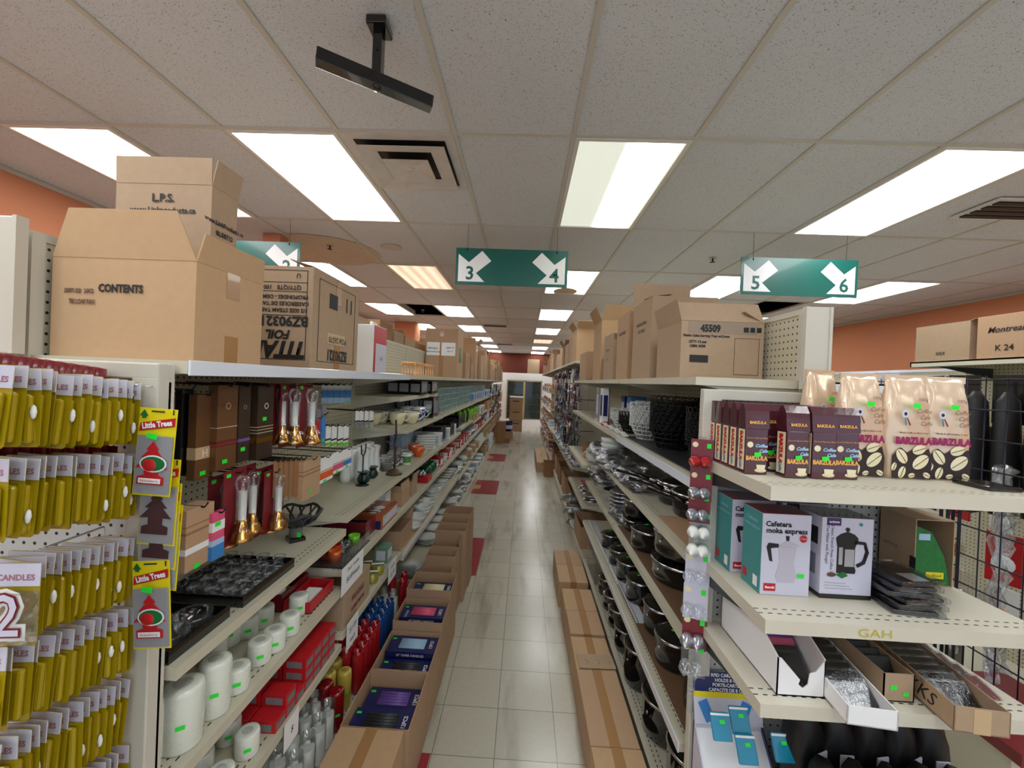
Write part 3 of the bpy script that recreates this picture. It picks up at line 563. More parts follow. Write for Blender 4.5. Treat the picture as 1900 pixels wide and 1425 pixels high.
# ---- left floor: open cartons holding taper candle boxes
def taper_box(col, adj):
    def f():
        t = thing('candle_box', '', 'candle box'); q = MB(); q.box(-.135, .135, -.07, .07, 0, .04, 'navy', .002); q.build('carton', t)
        q = MB(); q.box(-.075, .075, -.045, .045, .0395, .041, 'ink'); q.build('window', t)
        for k in range(5): q = MB(); q.tube([(-.072, -.034+k*.017, .0405), (.072, -.034+k*.017, .0405)], .0075, M[col], 8); q.build('taper_candle', t)
        text('12PCS', .026, (.105, 0, .0412), '+z', 'white', t, roll=pi/2, bold=.0006); text('10" TAPER CANDLES', .017, (0, -.0706, .02), '-y', 'white', t, bold=.0004)
        sticker(t, (-.115, .04, .0405), '+z'); return t
    return f
LC = [(1.70, 2.05, .335, 1, 'first'), (2.055, 2.385, .33, 1, 'second'), (2.39, 2.66, .38, 1, 'third'), (2.665, 2.92, .43, 1, 'fourth')]
carton('closed cardboard box with brown tape, nearest on the floor by the left shelves', (-.575, 1.455, .001), .27, .46, .35, 'card2', .0, False, [], 'y')
for y0, y1, h2, _, nm in LC: carton('open cardboard box of candle boxes, %s in the floor row by the left shelves' % nm, (-.572, (y0+y1)/2, .001), .295, y1-y0-.006, h2, 'card', 0, True, [], '', group='open boxes holding candle boxes')
TB = [('dgrey', 'black', -.575, 1.80, .245, 0), ('purple', 'purple', -.565, 1.955, .225, 0), ('dgrey', 'black', -.57, 2.15, .235, 0), ('ltblue', 'pale blue', -.57, 2.3, .27, 0), ('pink', 'pink', -.57, 2.54, .32, 0), ('cream', 'cream', -.57, 2.82, .33, 0)]
for col, adj, x, y, z, rz in TB:
    lev = int((z-.01)/.042)
    for k in range(lev+1):
        zz = z-.042*k
        if k > 2: break
        put('tb'+col, taper_box(col, adj), (x+(.004 if k % 2 else 0), y, zz), rz, 'navy box of %s taper candles, %s, carton %s' % (adj, ['topmost', 'second from top', 'third from top'][k], 'with '+{'dgrey': 'dark tapers', 'purple': 'purple tapers', 'ltblue': 'blue tapers', 'pink': 'pink tapers', 'cream': 'cream tapers'}[col]+(' nearest the camera' if y < 2.1 else '')), 'boxed taper candles')
for n, (y0, y1, h2, x0, x1) in enumerate(((2.925, 3.06, .42, -.70, -.47), (3.065, 3.2, .48, -.69, -.47), (3.205, 3.33, .5, -.68, -.46), (3.335, 3.46, .58, -.68, -.43), (3.465, 3.58, .6, -.67, -.43), (3.585, 3.8, .64, -.67, -.42))):
    carton('empty open cardboard box on the floor by the left shelves, %s beyond the candle boxes' % ORDW[n], ((x0+x1)/2, (y0+y1)/2, .001), x1-x0, y1-y0-.004, h2, 'card', 0, True, [('r', .05, -5)] if n == 2 else [], '', group='empty open boxes on the floor')
# far cartons at the aisle end
carton('brown cardboard box on the floor at the far left of the aisle', (-.68, 12.2, .001), .34, .45, .62, 'card4', 0, False, [], 'f')
carton('cardboard box carrying the blue bucket', (-.47, 13.2, .001), .32, .32, .22, 'card', 0, False)
t = thing('bucket', 'blue bucket with a white band on a box at the aisle end', 'bucket', (-.47, 13.2, .223)); q = MB(); q.lathe([(0, 0), (.12, 0), (.155, .3), (.16, .32), (.15, .32), (.115, .01), (0, .01)], 'blue', 24); q.build('pail', t); q = MB(); q.lathe([(.133, .08), (.148, .2)], 'white', 24); q.build('label_band', t); q = MB(); q.tube([(.155*cos(a), 0, .3-.14*sin(a)) for a in [k*pi/8 for k in range(9)]], .004, M['metal'], 6); q.build('handle', t)
for k in range(3): carton('cardboard box in the stack at the aisle end, %s' % ['bottom', 'middle', 'top'][k], (-.27, 15.2, .001+.41*k), .48, .4, .40, ['card', 'card2', 'card'][k], 0, False, [], '', lab=[('ink', -.12, .12, .28, .31, '-y', 'hand_hole')], group='stacked boxes at the aisle end')
carton('white topped flat box on the end stack', (-.27, 15.2, 1.232), .5, .42, .05, 'white')
# ---- end wall fittings
t = thing('display_cabinet', 'glass fronted display cabinet at the end of the aisle', 'cabinet', (.0, 16.7, .3)); M['gcab'] = mat('cabinet interior', S(58, 62, 56), .6, noise=.3, nscale=6)
q = MB(); q.box(-.72, .72, .35, .38, 0, 1.6, 'gcab'); q.box(-.72, -.7, 0, .38, 0, 1.6, 'gold'); q.box(.7, .72, 0, .38, 0, 1.6, 'gold'); q.box(-.72, .72, 0, .38, 1.58, 1.6, 'steel'); q.box(-.72, .72, 0, .38, 0, .02, 'steel'); q.build('carcass', t)
for k in range(1, 5): q = MB(); q.box(-.7, .7, .02, .35, .3*k, .3*k+.012, 'steel'); q.build('shelf', t)
for k in range(2):
    x0 = -.72+k*.72; q = MB()
    for a in ((x0, x0+.72, 0, .04), (x0, x0+.72, 1.55, 1.6)): q.box(a[0], a[1], -.02, 0, a[2], a[3], mat('champagne frame', S(190, 170, 120), .35, .5))
    q.box(x0, x0+.04, -.02, 0, 0, 1.6, MATS['champagne frame']); q.box(x0+.68, x0+.72, -.02, 0, 0, 1.6, MATS['champagne frame']); d = q.build('door', t)
    q = MB(); q.box(x0+.04, x0+.68, -.012, -.008, .04, 1.55, 'sil'); q.build('glass_pane', d)
for k in range(3):
    for j in range(6): o = put('shade', lambda: tag(MB().cyl((0, 0, 0), .05, .12, 'dgrey', 12).build('dark_jar'), '', 'jar'), (-.6+j*.22, 16.9, .3+.3*(k+1)+.013 if k < 4 else 0), 0, 'dark jar in the glass cabinet, %s shelf up, %s from the left' % (ORDW[k], ORDW[j]), 'dark jars in the glass cabinet')
mb = MB(); mb.box(-.75, .75, 16.66, 17.1, 0, .299, 'white'); tag(mb.build('cabinet_plinth'), 'white plinth under the glass cabinet', 'plinth')
mb = MB(); mb.box(-1.6, 1.3, 17.3, 17.5, 0, 2.2, 'white'); struct('wall_partition', mb)
carton('grey brown box above the white end partition', (.35, 17.4, 2.2005), .5, .2, .6, 'card3')
# ================================================================ left end cap with hanging candle cards
t = thing('endcap_pegboard', 'beige framed end cap with pegboard and hooks of yellow cards', 'display rack', (-1.19, .9, 0))
q = MB(); q.box(-.39, .39, -.002, .004, .1, 1.79, 'pegy'); q.build('pegboard', t)
for s in (-1, 1): q = MB(); q.box(s*.36-.03, s*.36+.03, -.03, .015, 0, 1.80, 'post', .003); q.build('post', t); q = MB(); q.box(s*.325-.006, s*.325+.004, -.012, -.002, .1, 1.78, 'dgrey'); q.build('edge_channel', t)
q = MB(); q.box(-.39, .39, -.03, .015, 1.795, 1.832, 'post', .004); q.build('top_rail', t)
q = MB(); q.box(-.37, .37, -.35, .0, 0, .12, 'steel'); q.build('base', t)
EC = t
rows = [(262, 710), (248, 842), (240, 998), (237, 1128), (230, 1256), (223, 1385)]
rowz = [ony(px, py, .858).z for px, py in rows]
def candle_card(kind):
    def f():
        t = thing('candle_card', '', 'candle pack'); H = .135; W = .078; q = MB()
        q.prism([(-W/2+.004, -H), (W/2-.004, -H), (W/2, -H+.004), (W/2, -.004), (W/2-.004, 0), (-W/2+.004, 0), (-W/2, -.004), (-W/2, -H+.004)], 'y', 0, .0008, 'candy'); q.build('backing_card', t)
        q = MB(); q.box(-W/2, W/2, -.0012, .0, -.038, -.001, 'header'); q.build('header', t)
        text('CANDLES', .0135, (.002, -.0016, -.024), '-y', mat('faded rose print', S(165, 105, 120), .5), t, bold=.0004)
        q = MB(); q.box(-.024, .032, -.012, -.0004, -.129, -.045, 'candy', .0055); q.build('blister', t)
        if kind: q = MB(); q.lathe([(0, -.013), (.003, -.009), (.0045, .0), (.003, .009), (0, .013)], 'wax', 12, (.035, -.007, -.075 if kind == 1 else -.098)); q.build('candle', t)
        return t
    return f
def two_card():
    t = candle_card(0)(); 
    for k in kids(t):
        if k.name.startswith('blister'): bpy.data.objects.remove(k)
    text('2', .095, (.003, -.012, -.083), '-y', 'wax', t, 'candle_digit', bold=.009); text('2', .095, (.003, -.0135, -.083), '-y', 'dkred', t, 'digit_outline', bold=.0035); text('2', .095, (.003, -.0145, -.083), '-y', 'header', t, 'digit_core', bold=.0005)
    q = MB(); q.box(-.036, .04, -.012, -.001, -.128, -.045, 'film'); q.build('blister', t); return t
rc = random.Random(5); rn_ = ['top', 'second', 'third', 'fourth', 'fifth', 'lowest']
for r, z in enumerate(rowz):
    N = 14; q = MB(); q.tube([(.33, -.0, z-.013), (.33, -.3, z-.016), (.33, -.305, z-.008)], .0022, 'metal', 6); q.build('peg_hook', EC)
    q = MB(); q.tube([(.25, -.0, z+.005), (.25, -.3, z), (.25, -.305, z+.006)], .0022, 'metal', 6); q.build('peg_hook', EC)
    y0, y1 = (.858, .64) if r != 2 else (.858, .655); rise = (.028, .032, .04, .055, .05, .05)[r]
    for k in range(N):
        y = y0+(y1-y0)*k/(N-1)+rc.uniform(-.002, .002); last = r == 2 and k == N-1
        kd = rc.choice([0, 0, 0, 0, 1, 2]); b_ = two_card if last else candle_card(kd)
        x = (-.833 if last else -.864)+rc.uniform(-.003, .003)
        lab = 'yellow card with a large number two candle, frontmost of the third row' if last else 'yellow and lilac candle card in the %s hanging row, %s the pegboard' % (rn_[r], ORD[k])
        o = put('two' if last else 'cc%d' % kd, b_, (x, y, z+rc.uniform(-.003, .003)+rise*k/13), 0, lab, 'hanging yellow candle cards', rot=(R(-3+rc.uniform(-2, 2)), R(rc.uniform(-2.5, 2.5)), R(rc.uniform(-7, 7))))
    # dark red packs further in on the board
def red_pack():
    t = thing('candle_pack', '', 'candle pack'); q = MB(); q.box(-.03, .03, -.001, 0, -.12, 0, 'dkred'); q.build('backing_card', t)
    q = MB(); q.lathe([(0, 0), (.02, .0), (.02, .05), (0, .055)], 'dkred', 14, (0, -.018, -.02)); q.build('blister', t); return t
for r, z in enumerate((rowz[0]-.004, rowz[0]-.14)):
    for k in range(11): put('rp', red_pack, (-.905-.004*k if r else -.915, .86-.022*k, z+.0026*k), 0, 'dark red pack glinting behind the %s yellow row, %s the pegboard' % (['top', 'second'][r], ORD[k]), 'dark red packs behind the yellow cards')
# air fresheners on a clip strip hooked to the front post
def freshener(col, red=True):
    def f():
        t = thing('air_freshener', '', 'air freshener'); q = MB(); q.box(-.035, .035, 0, .001, -.185, .0, 'yellow'); q.build('backing_card', t)
        q = MB(); q.box(-.031, .033, -.004, -.001, -.18, -.058, mat('grey bag window', S(150, 150, 154), .3, coat=.5)); q.build('bag_window', t)
        tr = [(-.008, -.16), (-.03, -.16), (-.03, -.178)]
        P = [(0, -.066), (.011, -.082), (.007, -.084), (.02, -.1), (.012, -.101), (.029, -.122), (.013, -.121), (.013, -.136), (.024, -.14), (.024, -.156), (-.024, -.156), (-.024, -.14), (-.012, -.136), (-.013, -.121), (-.029, -.122), (-.012, -.101), (-.02, -.1), (-.007, -.084), (-.011, -.082)]
        q = MB(); q.prism([(x, z-.004) for x, z in P], 'y', -.0065, -.0045, col); q.build('tree', t)
        if red:
            q = MB(); q.lathe([(0, .001), (.025, 0)], 'white', 20, X=Matrix.Translation((.004, -.0072, -.116)) @ Matrix.Rotation(pi/2, 4, 'X') @ Matrix.Diagonal((1, .72, 1, 1))); q.build('oval_picture', t)
            q = MB(); q.lathe([(0, .001), (.022, 0)], 'leaf', 20, X=Matrix.Translation((.004, -.0078, -.116)) @ Matrix.Rotation(pi/2, 4, 'X') @ Matrix.Diagonal((1, .68, 1, 1))); q.lathe([(0, .002), (.011, .001), (.013, 0)], 'red', 16, X=Matrix.Translation((-.002, -.0085, -.119)) @ Matrix.Rotation(pi/2, 4, 'X')); q.build('strawberry_picture', t)
            q = MB(); q.box(-.02, .02, -.0078, -.0068, -.157, -.147, 'white'); q.build('name_plate', t); text('Strawberry', .0075, (0, -.0082, -.152), '-y', 'red', t)
        q = MB(); q.prism([(-.032, -.05), (.033, -.036), (.033, -.018), (-.03, -.032)], 'y', -.002, -.001, 'red'); q.build('logo_band', t)
        text('Little Trees', .0165, (.001, -.0028, -.034), '-y', 'white', t, bold=.0008, sx=.72, roll=.2)
        text('1', .014, (.029, -.0018, -.007), '-y', 'ink', t, bold=.0006)
        q = MB(); q.prism([(-.025, -.004), (-.017, -.017), (-.021, -.017), (-.021, -.022), (-.028, -.022), (-.028, -.017), (-.033, -.017)], 'y', -.0022, -.0012, 'leaf'); q.build('tree_emblem', t)
        q = MB(); q.box(-.012, .012, -.0016, -.001, -.008, -.005, 'dgrey'); q.build('hang_hole', t)
        sticker(t, (-.001, -.0088, -.058), '-y', .02, .011, -.2); return t
    return f
pY = .865
def fp(px, py): return ony(px, py, pY)
for key, col, px, py, dy, roll, lab in (('fr', 'red', 309, 757, -.012, .03, 'strawberry tree air freshener in a yellow pack, topmost on the post'), ('fb', 'dkb', 306, 850, 0, .02, 'dark brown tree air freshener hanging just below the topmost'), ('fb', 'dkb', 305, 895, .004, .02, 'dark brown tree air freshener, third down the post'), ('fb', 'dkb', 304, 935, .008, .02, 'dark brown tree air freshener, fourth down the post'), ('fr', 'red', 289, 1036, -.006, -.09, 'strawberry tree air freshener in a yellow pack, lowest on the post')):
    if col == 'dkb': M['dkb'] = mat('maroon brown print', S(70, 42, 46), .4)
    p = fp(px, py); put(key, freshener(col, key == 'fr'), (p.x, pY+dy-.006, p.z), 0, lab, 'tree air fresheners on the post', rot=(R(-2), roll, 0), scale=(1.18, 1, 1))
t = thing('display_hook', 'chrome wire hook taped at the top of the left post', 'hook', (-.84, .868, 1.78)); q = MB(); q.tube([(.03, -.0, .0), (0, -.012, .002), (-.012, -.014, -.004), (-.012, -.014, -.012), (.0, -.014, -.014), (.004, -.014, -.024), (.0, -.014, -.034)], .0016, 'metal', 6); q.build('wire', t)
# ================================================================ left gondola, goods hanging in the nearest bay
HX = -.9
def hang_dims(px0, px1, py0, py1, X): a = onx(px0, (py0+py1)/2, X); b = onx(px1, (py0+py1)/2, X); z1 = onx((px0+px1)/2, py0, X).z; z0 = onx((px0+px1)/2, py1, X).z; return a.y, b.y, z0, z1
def hook(x1, y, z, bayobj=None):
    k = 0 if y < LY[1] else 1; q = MB(); q.tube([(0, 0, 0), (x1+1.165, 0, -.004), (x1+1.165+.008, 0, .008)], .0025, 'dmetal', 6); return q.build('peg_hook', BAYS[('left', k)], (-1.165-LX, y-LY[k], z))
def pack(name, label, cat, px0, px1, py0, py1, X, dp, m, bands=(), texts=(), stick=None, group=None, n=1, step=.02):
    y0, y1, z0, z1 = hang_dims(px0, px1, py0, py1, X); H = z1-z0; W = y1-y0
    hook(X+.01, (y0+y1)/2, z1+.002)
    for k in range(n):
        t = thing(name, label if n == 1 else label+', %s in front' % ORDW[k], cat, (X-k*step, (y0+y1)/2, z0), 0, group)
        q = MB(); q.box(-dp, 0, -W/2, W/2, 0, H, m, .0015); q.build('carton', t)
        for bm_, v0, v1 in bands: q = MB(); q.box(0, .0006, -W/2, W/2, H*v0, H*v1, bm_); q.box(-dp, 0, -W/2-.0006, -W/2, H*v0, H*v1, bm_); q.build('printed_band', t)
        if k == 0:
            for s, sz, v, m2 in texts: text(s, sz, (.001, 0, H*v), '+x', m2, t)
            if stick is not None: sticker(t, (.001, -W*.1, H*stick), '+x', .02, .012)
M['choc'] = mat('dark brown incense carton', S(58, 42, 30), .35, coat=.2); M['umber'] = mat('umber incense carton', S(104, 70, 40), .35, coat=.2)
gi = 'incense cartons hanging in the nearest bay'
pack('incense_box', 'near black incense carton, leftmost of the hanging row', 'incense box', 336, 358, 722, 880, -.93, .02, 'gblack', group=gi)
pack('incense_box', 'brown incense carton with a round emblem, second hanging', 'incense box', 364, 397, 732, 887, -.9, .025, 'umber', [('tan', .24, .38)], [('H', .03, .3, 'white')], .07, gi)
pack('incense_box', 'amber brown incense carton with red stripes, third hanging', 'incense box', 403, 440, 715, 870, -.88, .03, 'umber', [('dkred', .32, .35), ('dkred', .28, .3), ('tan', .5, .51)], [('O', .03, .75, 'tan')], .1, gi)
pack('incense_box', 'dark brown incense carton with a purple stripe', 'incense box', 443, 464, 716, 856, -.88, .03, 'choc', [('purple', .27, .31)], [('O', .02, .72, 'tan')], .17, gi)
pack('incense_box', 'dark incense carton with gold lines', 'incense box', 468, 478, 716, 850, -.93, .02, 'choc', [('tan', .3, .32), ('gold', .25, .27)], group=gi)
pack('incense_box', 'wide dark incense carton with gold band and round emblem', 'incense box', 478, 507, 716, 850, -.88, .03, 'choc', [('gold', .23, .3), ('tan', .44, .45), ('tan', .4, .41), ('tan', .36, .37)], [('O', .03, .72, 'white')], .55, gi)
def lamp():
    t = thing('candle_lamp', '', 'candle lamp'); q = MB(); q.box(-.02, -.018, -.05, .05, 0, .235, 'dkred'); q.build('backing_card', t)
    q = MB(); q.lathe([(0, 0), (.034, 0), (.036, .006), (.03, .012), (.024, .03), (.018, .036), (.02, .044), (.014, .05), (.014, .066), (0, .066)], 'gold', 20, (.008, 0, .012)); q.build('base', t)
    q = MB(); q.cyl((.008, 0, .078), .0115, .09, 'wax', 14); q.build('candle', t); q = MB(); q.lathe([(0, 0), (.006, .006), (.004, .016), (0, .026)], 'clear', 10, (.008, 0, .168)); q.build('flame_bulb', t)
    q = MB(); q.lathe([(.036, .012), (.036, .05), (.018, .07), (.018, .17), (.024, .19), (.018, .215), (0, .22)], 'clear', 16, (.008, 0, 0)); q.build('blister', t)
    sticker(t, (-.0175, -.03, .22), '+x', .018, .011); return t
for n, (px0, px1, py0, py1, X) in enumerate(((509, 531, 712, 826, -.9), (529, 556, 712, 828, -.87), (558, 590, 712, 828, -.85), (398, 437, 882, 1018, -.9), (426, 463, 872, 1008, -.84), (446, 482, 865, 992, -.88), (480, 515, 868, 990, -.87), (495, 530, 872, 984, -.83))):
    y0, y1, z0, z1 = hang_dims(px0, px1, py0, py1, X); put('lamp', lamp, (X, (y0+y1)/2, z0), 0, 'white candle lamp with brass base on red card, %s row, %s from the left' % (('upper', ORDW[n]) if n < 3 else ('lower', ORDW[n-3])), 'candle lamps on red cards', scale=(z1-z0)/.235)
    hook(X, (y0+y1)/2, z1-.006)
pack('lighter', 'red long barbecue lighter in clear pack', 'lighter', 586, 594, 775, 825, -.86, .012, 'red', [('silver', .9, 1.3)], stick=.2, group='long lighters')
pack('lighter', 'blue long barbecue lighter in clear pack', 'lighter', 597, 604, 768, 822, -.86, .012, 'bluep', [('silver', .9, 1.3)], stick=.1, group='long lighters')
for r, (cols, p0, p1, w_, gap, m_, bands, adj, X) in enumerate((((603, 614, 625, 636, 647), 714, 748, 11, 0, 'ltblue', [('white', .8, 1), ('bluep', .3, .7)], 'pale blue hanging packet, upper row', -1.0), ((664, 672, 681, 690), 762, 793, 8, 0, 'white', [('ink', .32, .42), ('silver', 0, .3)], 'white packet with dark stripes', -.95), ((610, 621, 633, 643), 790, 828, 10, 0, 'white', [('ink', .3, .38), ('lime', .05, .2)], 'white seasoning packet, middle row', -.9))):
    for k, px in enumerate(cols): pack('hanging_packet', '%s, %s from the left' % (adj, ORDW[k]), 'packet', px-w_/2, px+w_/2-1, p0, p1, X, .004, m_, bands, group='small packets on hooks', stick=.08 if k == len(cols)-1 else None)
for k, (px0, px1, py0, py1, m_, bd, adj) in enumerate(((592, 618, 848, 893, 'white', 'oran', 'orange'), (618, 637, 838, 876, 'white', 'pink', 'pink'), (638, 652, 833, 866, 'white', 'bluep', 'blue'))): pack('hanging_packet', 'white glossy packet with %s picture, front of the lower hooks' % adj, 'packet', px0, px1, py0, py1, -.84, .006, m_, [(bd, .15, .42), ('tan', .45, .5)], stick=.05, group='small packets on hooks')
for k in range(6): pack('kraft_card', 'brown kraft paper pack, %s from the left in the hanging row' % ORDW[k], 'kraft pack', 508+k*9.5, 516+k*9.5, 855-k*.6, 922, -.84, .004, 'kraft', [('card4', .62, .64)], group='kraft paper packs')
pack('kraft_card', 'brown kraft pack with window, frontmost of the hanging row', 'kraft pack', 563, 594, 852, 922, -.82, .03, 'card', [('card4', .62, .66), ('card4', .72, .75)], stick=.18, group='kraft paper packs')
pack('kraft_card', 'large kraft pack with tea light window near the air fresheners', 'kraft pack', 345, 396, 940, 1050, -.84, .05, 'card', [('card4', .6, .64), ('card4', .72, .74), ('white', .28, .38)], stick=.04)
pack('candle_pack', 'glossy pack of small red and blue birthday candles', 'candle pack', 394, 416, 950, 1035, -.83, .015, 'pink', [('white', .6, .8), ('bluep', 0, .3), ('ltblue', .3, .42)], stick=.75)
# pedestal bowl
p = onz(570, 1003, 1.1255); t = thing('pedestal_bowl', 'black openwork bowl on a grey stone pedestal', 'bowl', (p.x-.05, p.y, 1.1255)); t.scale = (1.22,)*3; q = MB(); q.lathe([(0, 0), (.036, 0), (.036, .012), (.026, .016), (0, .016)], 'gblack', 4, sq=1, sm=False); q.build('foot', t)
q = MB(); q.lathe([(0, .016), (.024, .016), (.02, .03), (.022, .045), (.028, .05), (0, .05)], 'grey', 16); q.build('pedestal', t); q = MB()
prof = [(.03, .052), (.06, .068), (.078, .095)]
for a in range(12): q.tube([(r*cos(a*pi/6+.2*k), r*sin(a*pi/6+.2*k), z) for k, (r, z) in enumerate(prof)], .0035, 'dgrey', 5); q.tube([(r*cos(a*pi/6-.2*k), r*sin(a*pi/6-.2*k), z) for k, (r, z) in enumerate(prof)], .0035, 'dgrey', 5)
q.tube([(.08*cos(a*pi/14), .08*sin(a*pi/14), .097+.006*sin(a*pi/14*6)) for a in range(28)], .005, 'dgrey', 6, True); q.lathe([(0, .05), (.034, .052), (.034, .056), (0, .056)], 'dgrey', 16); q.build('bowl', t); sticker(t, (.028, -.03, .03), '-y', .014, .016)
# trays of glass
def tray(label, c, w, d, rz=0, h=.032, m='gblack'):
    t = thing('display_tray', label, 'tray', c, rz); q = MB(); q.box(-w/2, w/2, -d/2, d/2, 0, .004, 'dgrey'); 
    for a in ((-w/2, w/2, -d/2, -d/2+.005), (-w/2, w/2, d/2-.005, d/2), (-w/2, -w/2+.005, -d/2+.005, d/2-.005), (w/2-.005, w/2, -d/2+.005, d/2-.005)): q.box(a[0], a[1], a[2], a[3], .004, h, m)
    q.build('tray_body', t); return t
def tjar():
    t = thing('glass_jar', '', 'jar'); q = MB(); q.lathe([(0, .001), (.018, .0), (.02, .006), (.014, .014), (.012, .02), (.021, .036), (.022, .042), (.020, .042), (.011, .021), (0, .018)], 'clear', 16); q.build('jar_body', t); return t
ta = onz(345, 1105, 1.126); tb = onz(470, 1125, 1.126); tc_ = onz(530, 1060, 1.126)
cx, cy = -.955, (tb.y+tc_.y)/2
cy = 1.36; tray('black tray of small glass candle holders on the upper near shelf', (-.925, 1.31, 1.1255), .25, .27)
for r in range(4):
    for k in range(5): put('tjar', tjar, (-1.015+r*.058, 1.2+k*.055, 1.1305), 0, 'small glass candle holder in black tray, row %s from aisle, %s the camera' % (ORDW[3-r], ORD[k]), 'glass candle holders in the tray')
tray('black tray with wide clear glasses beside the strawberry packs', (-.93, 1.03, 1.1255), .25, .2)
for k in range(3):
    put('wglass', lambda: tag(MB().lathe([(0, 0), (.035, 0), (.045, .03), (.047, .04), (.044, .04), (.034, .004), (0, .004)], 'clear', 20).build('glass_dish'), '', 'glass dish'), (-.86, .98+k*.085-.0, 1.1305) if k < 2 else (-.97, 1.02, 1.1305), 0, 'wide clear glass dish in the nearest black tray, %s' % ['front right', 'rear right', 'left'][k], 'glass dishes in the near tray')
# wax pillar candles
def pillar(r, h, key, m='wwax', st=True):
    def f():
        t = thing('pillar_candle', '', 'candle'); q = MB(); q.lathe([(0, 0), (r*.96, 0), (r, .004), (r, h*.9), (r*.94, h*.97), (r*.7, h), (r*.2, h*.985), (0, h*.98)], m, 24); q.build('wax_body', t)
        q = MB(); q.lathe([(r*.5, h*.99), (r*.2, h*1.02), (0, h*1.01)], 'film' if m != 'redwax' else m, 10); q.build('wrapper_top' if m != 'redwax' else 'wick_top', t)
        if st: sticker(t, (r*cos(R(-55))+.0008, r*sin(R(-55)), h*.45), '+x', .02, .011).rotation_euler = (pi/2, 0, pi/2-R(55))
        return t
    return f
ZA = .8625
def pil(px, py, z, r, h, lab, key, m='wwax', grp='white pillar candles'):
    p = onz(px, py, z); x = min(p.x, LX-.015-r) if p.x > LX-.02-r else p.x
    put(key, pillar(r, h, key, m), (x, p.y+r*.75, z), 0, lab, grp)
for n, (px, py, r, h, k) in enumerate(((345, 1402, .047, .155, 'a'), (395, 1335, .04, .15, 'b'), (437, 1290, .036, .072, 'c'), (477, 1236, .036, .075, 'c'), (518, 1213, .036, .075, 'c'), (545, 1182, .036, .075, 'c'), (553, 1142, .034, .07, 'c'))):
    pil(px-6, py, ZA+.0005, r, h, 'white wrapped pillar candle, edge of the second near shelf, %s the camera' % ORD[n], 'p'+k)
for n, (px, py, r, h, k) in enumerate(((285, 1410, .042, .13, 'b'), (400, 1240, .036, .1, 'd'), (428, 1200, .036, .1, 'd'), (462, 1185, .036, .075, 'c'), (492, 1165, .036, .075, 'c'), (515, 1130, .036, .075, 'c'))):
    p = onz(px, py, ZA); put('p'+k, pillar(r, h, k), (max(p.x, -1.1)-.02, p.y+.02, ZA+.0005), 0, 'white wrapped pillar candle, back row, second near shelf, %s the camera' % ORD[n], 'white pillar candles')
for n, (x, y) in enumerate(((-.83, 1.02), (-.83, 1.15), (-.93, 1.05), (-.93, 1.2), (-.84, 1.28), (-.93, 1.32))):
    put('pc', pillar(.036, .075, 'c'), (x, y, .6005), 0, 'white wrapped pillar candle on the third near shelf, %s' % ORDW[n], 'white pillar candles')
# red display trays
for n, (x, y, m_, lab) in enumerate(((-.87, 1.70, 'red', 'small red cardboard display tray with patterned front'), (-1.0, 1.70, 'dkred', 'wine red cardboard display tray with cards inside'))):
    t = tray(lab, (x, y, ZA+.0005), .11 if n == 0 else .14, .2, 0, .045 if n == 0 else .07, m_)
    q = MB(); q.box(-.03, .03, -.06, .05, .0045, .03, 'tan' if n else 'white'); q.build('card_stack', t)
# red boxes on A3
def rbox():
    t = thing('product_box', '', 'box'); q = MB(); q.box(-.045, .045, -.03, .03, 0, .042, 'red', .002); q.build('carton', t); q = MB(); q.box(.045, .0456, -.024, .024, .006, .03, 'grey'); q.box(-.03, .03, -.0306, -.03, .006, .03, 'grey'); q.build('printed_panel', t); return t
for k in range(7):
    for j in range(2):
        for l in range(3 if k > 2 else 1+k % 2): put('rb', rbox, (-.835-.095*j, 1.38+.062*k, .6005+.0425*l), 0, 'red and white candle box, column %s from the camera, %s deep, level %s' % (ORDW[k], ORDW[j], ORDW[l]), 'stacked red and white boxes')
def djar():
    t = thing('jar_candle', '', 'jar candle'); q = MB(); q.lathe([(0, 0), (.033, 0), (.036, .005), (.036, .07), (.03, .08), (0, .08)], 'dkred', 20); q.build('jar', t); q = MB(); q.lathe([(.032, .08), (.034, .082), (.034, .098), (.026, .1), (.012, .094), (0, .094)], mat('dark plum lid', S(40, 14, 20), .25, coat=.4), 20); q.build('lid', t)
    q = MB(); q.lathe([(.0365, .018), (.0365, .06)], 'header', 20); q.build('paper_label', t); sticker(t, (.037, 0, .03), '+x', .014, .011); return t
for n, (x, y) in enumerate(((-.83, 1.66), (-.84, 1.76), (-.92, 1.7), (-.93, 1.79), (-.835, 1.565))):
    if n < 4: put('dj', djar, (x, y+.015, .6005+(0)), .3, 'dark red jar candle with lid, third near shelf, %s' % ['front', 'rear front edge', 'inner front', 'inner rear'][n], 'dark red jar candles')
# deck items, near bays: glasses of white wax, red pillars, yellow pillars, red and blue glass candles
ZD = .1605
def gcandle():
    t = thing('glass_candle', '', 'candle'); q = MB(); q.lathe([(0, 0), (.03, 0), (.032, .01), (.032, .17), (.028, .175), (.03, .195), (.028, .195), (.026, .17), (0, .165)], 'clear', 20); q.build('glass', t); q = MB(); q.cyl((0, 0, .004), .028, .14, 'wax', 18); q.build('wax_fill', t); return t
for n, (x, y) in enumerate(((-.82, 1.72), (-.9, 1.76), (-.82, 1.80), (-.99, 1.76), (-.9, 1.84), (-.82, 1.63), (-.9, 1.66), (-.99, 1.64), (-.82, 1.54), (-.9, 1.56))): put('gc', gcandle, (x, y, ZD), 0, 'clear glass with white wax on the bottom deck, %s' % ORDW[n], 'white candles in clear glasses')
for n, (x, y) in enumerate(((-.82, 1.89), (-.89, 1.93), (-.97, 1.9))): put('rpil', pillar(.034, .185, 'r', 'redwax'), (x, y, ZD), 0, 'tall glossy red pillar candle on the deck, %s' % ['at the edge', 'behind the edge one', 'innermost'][n], 'tall red pillar candles')
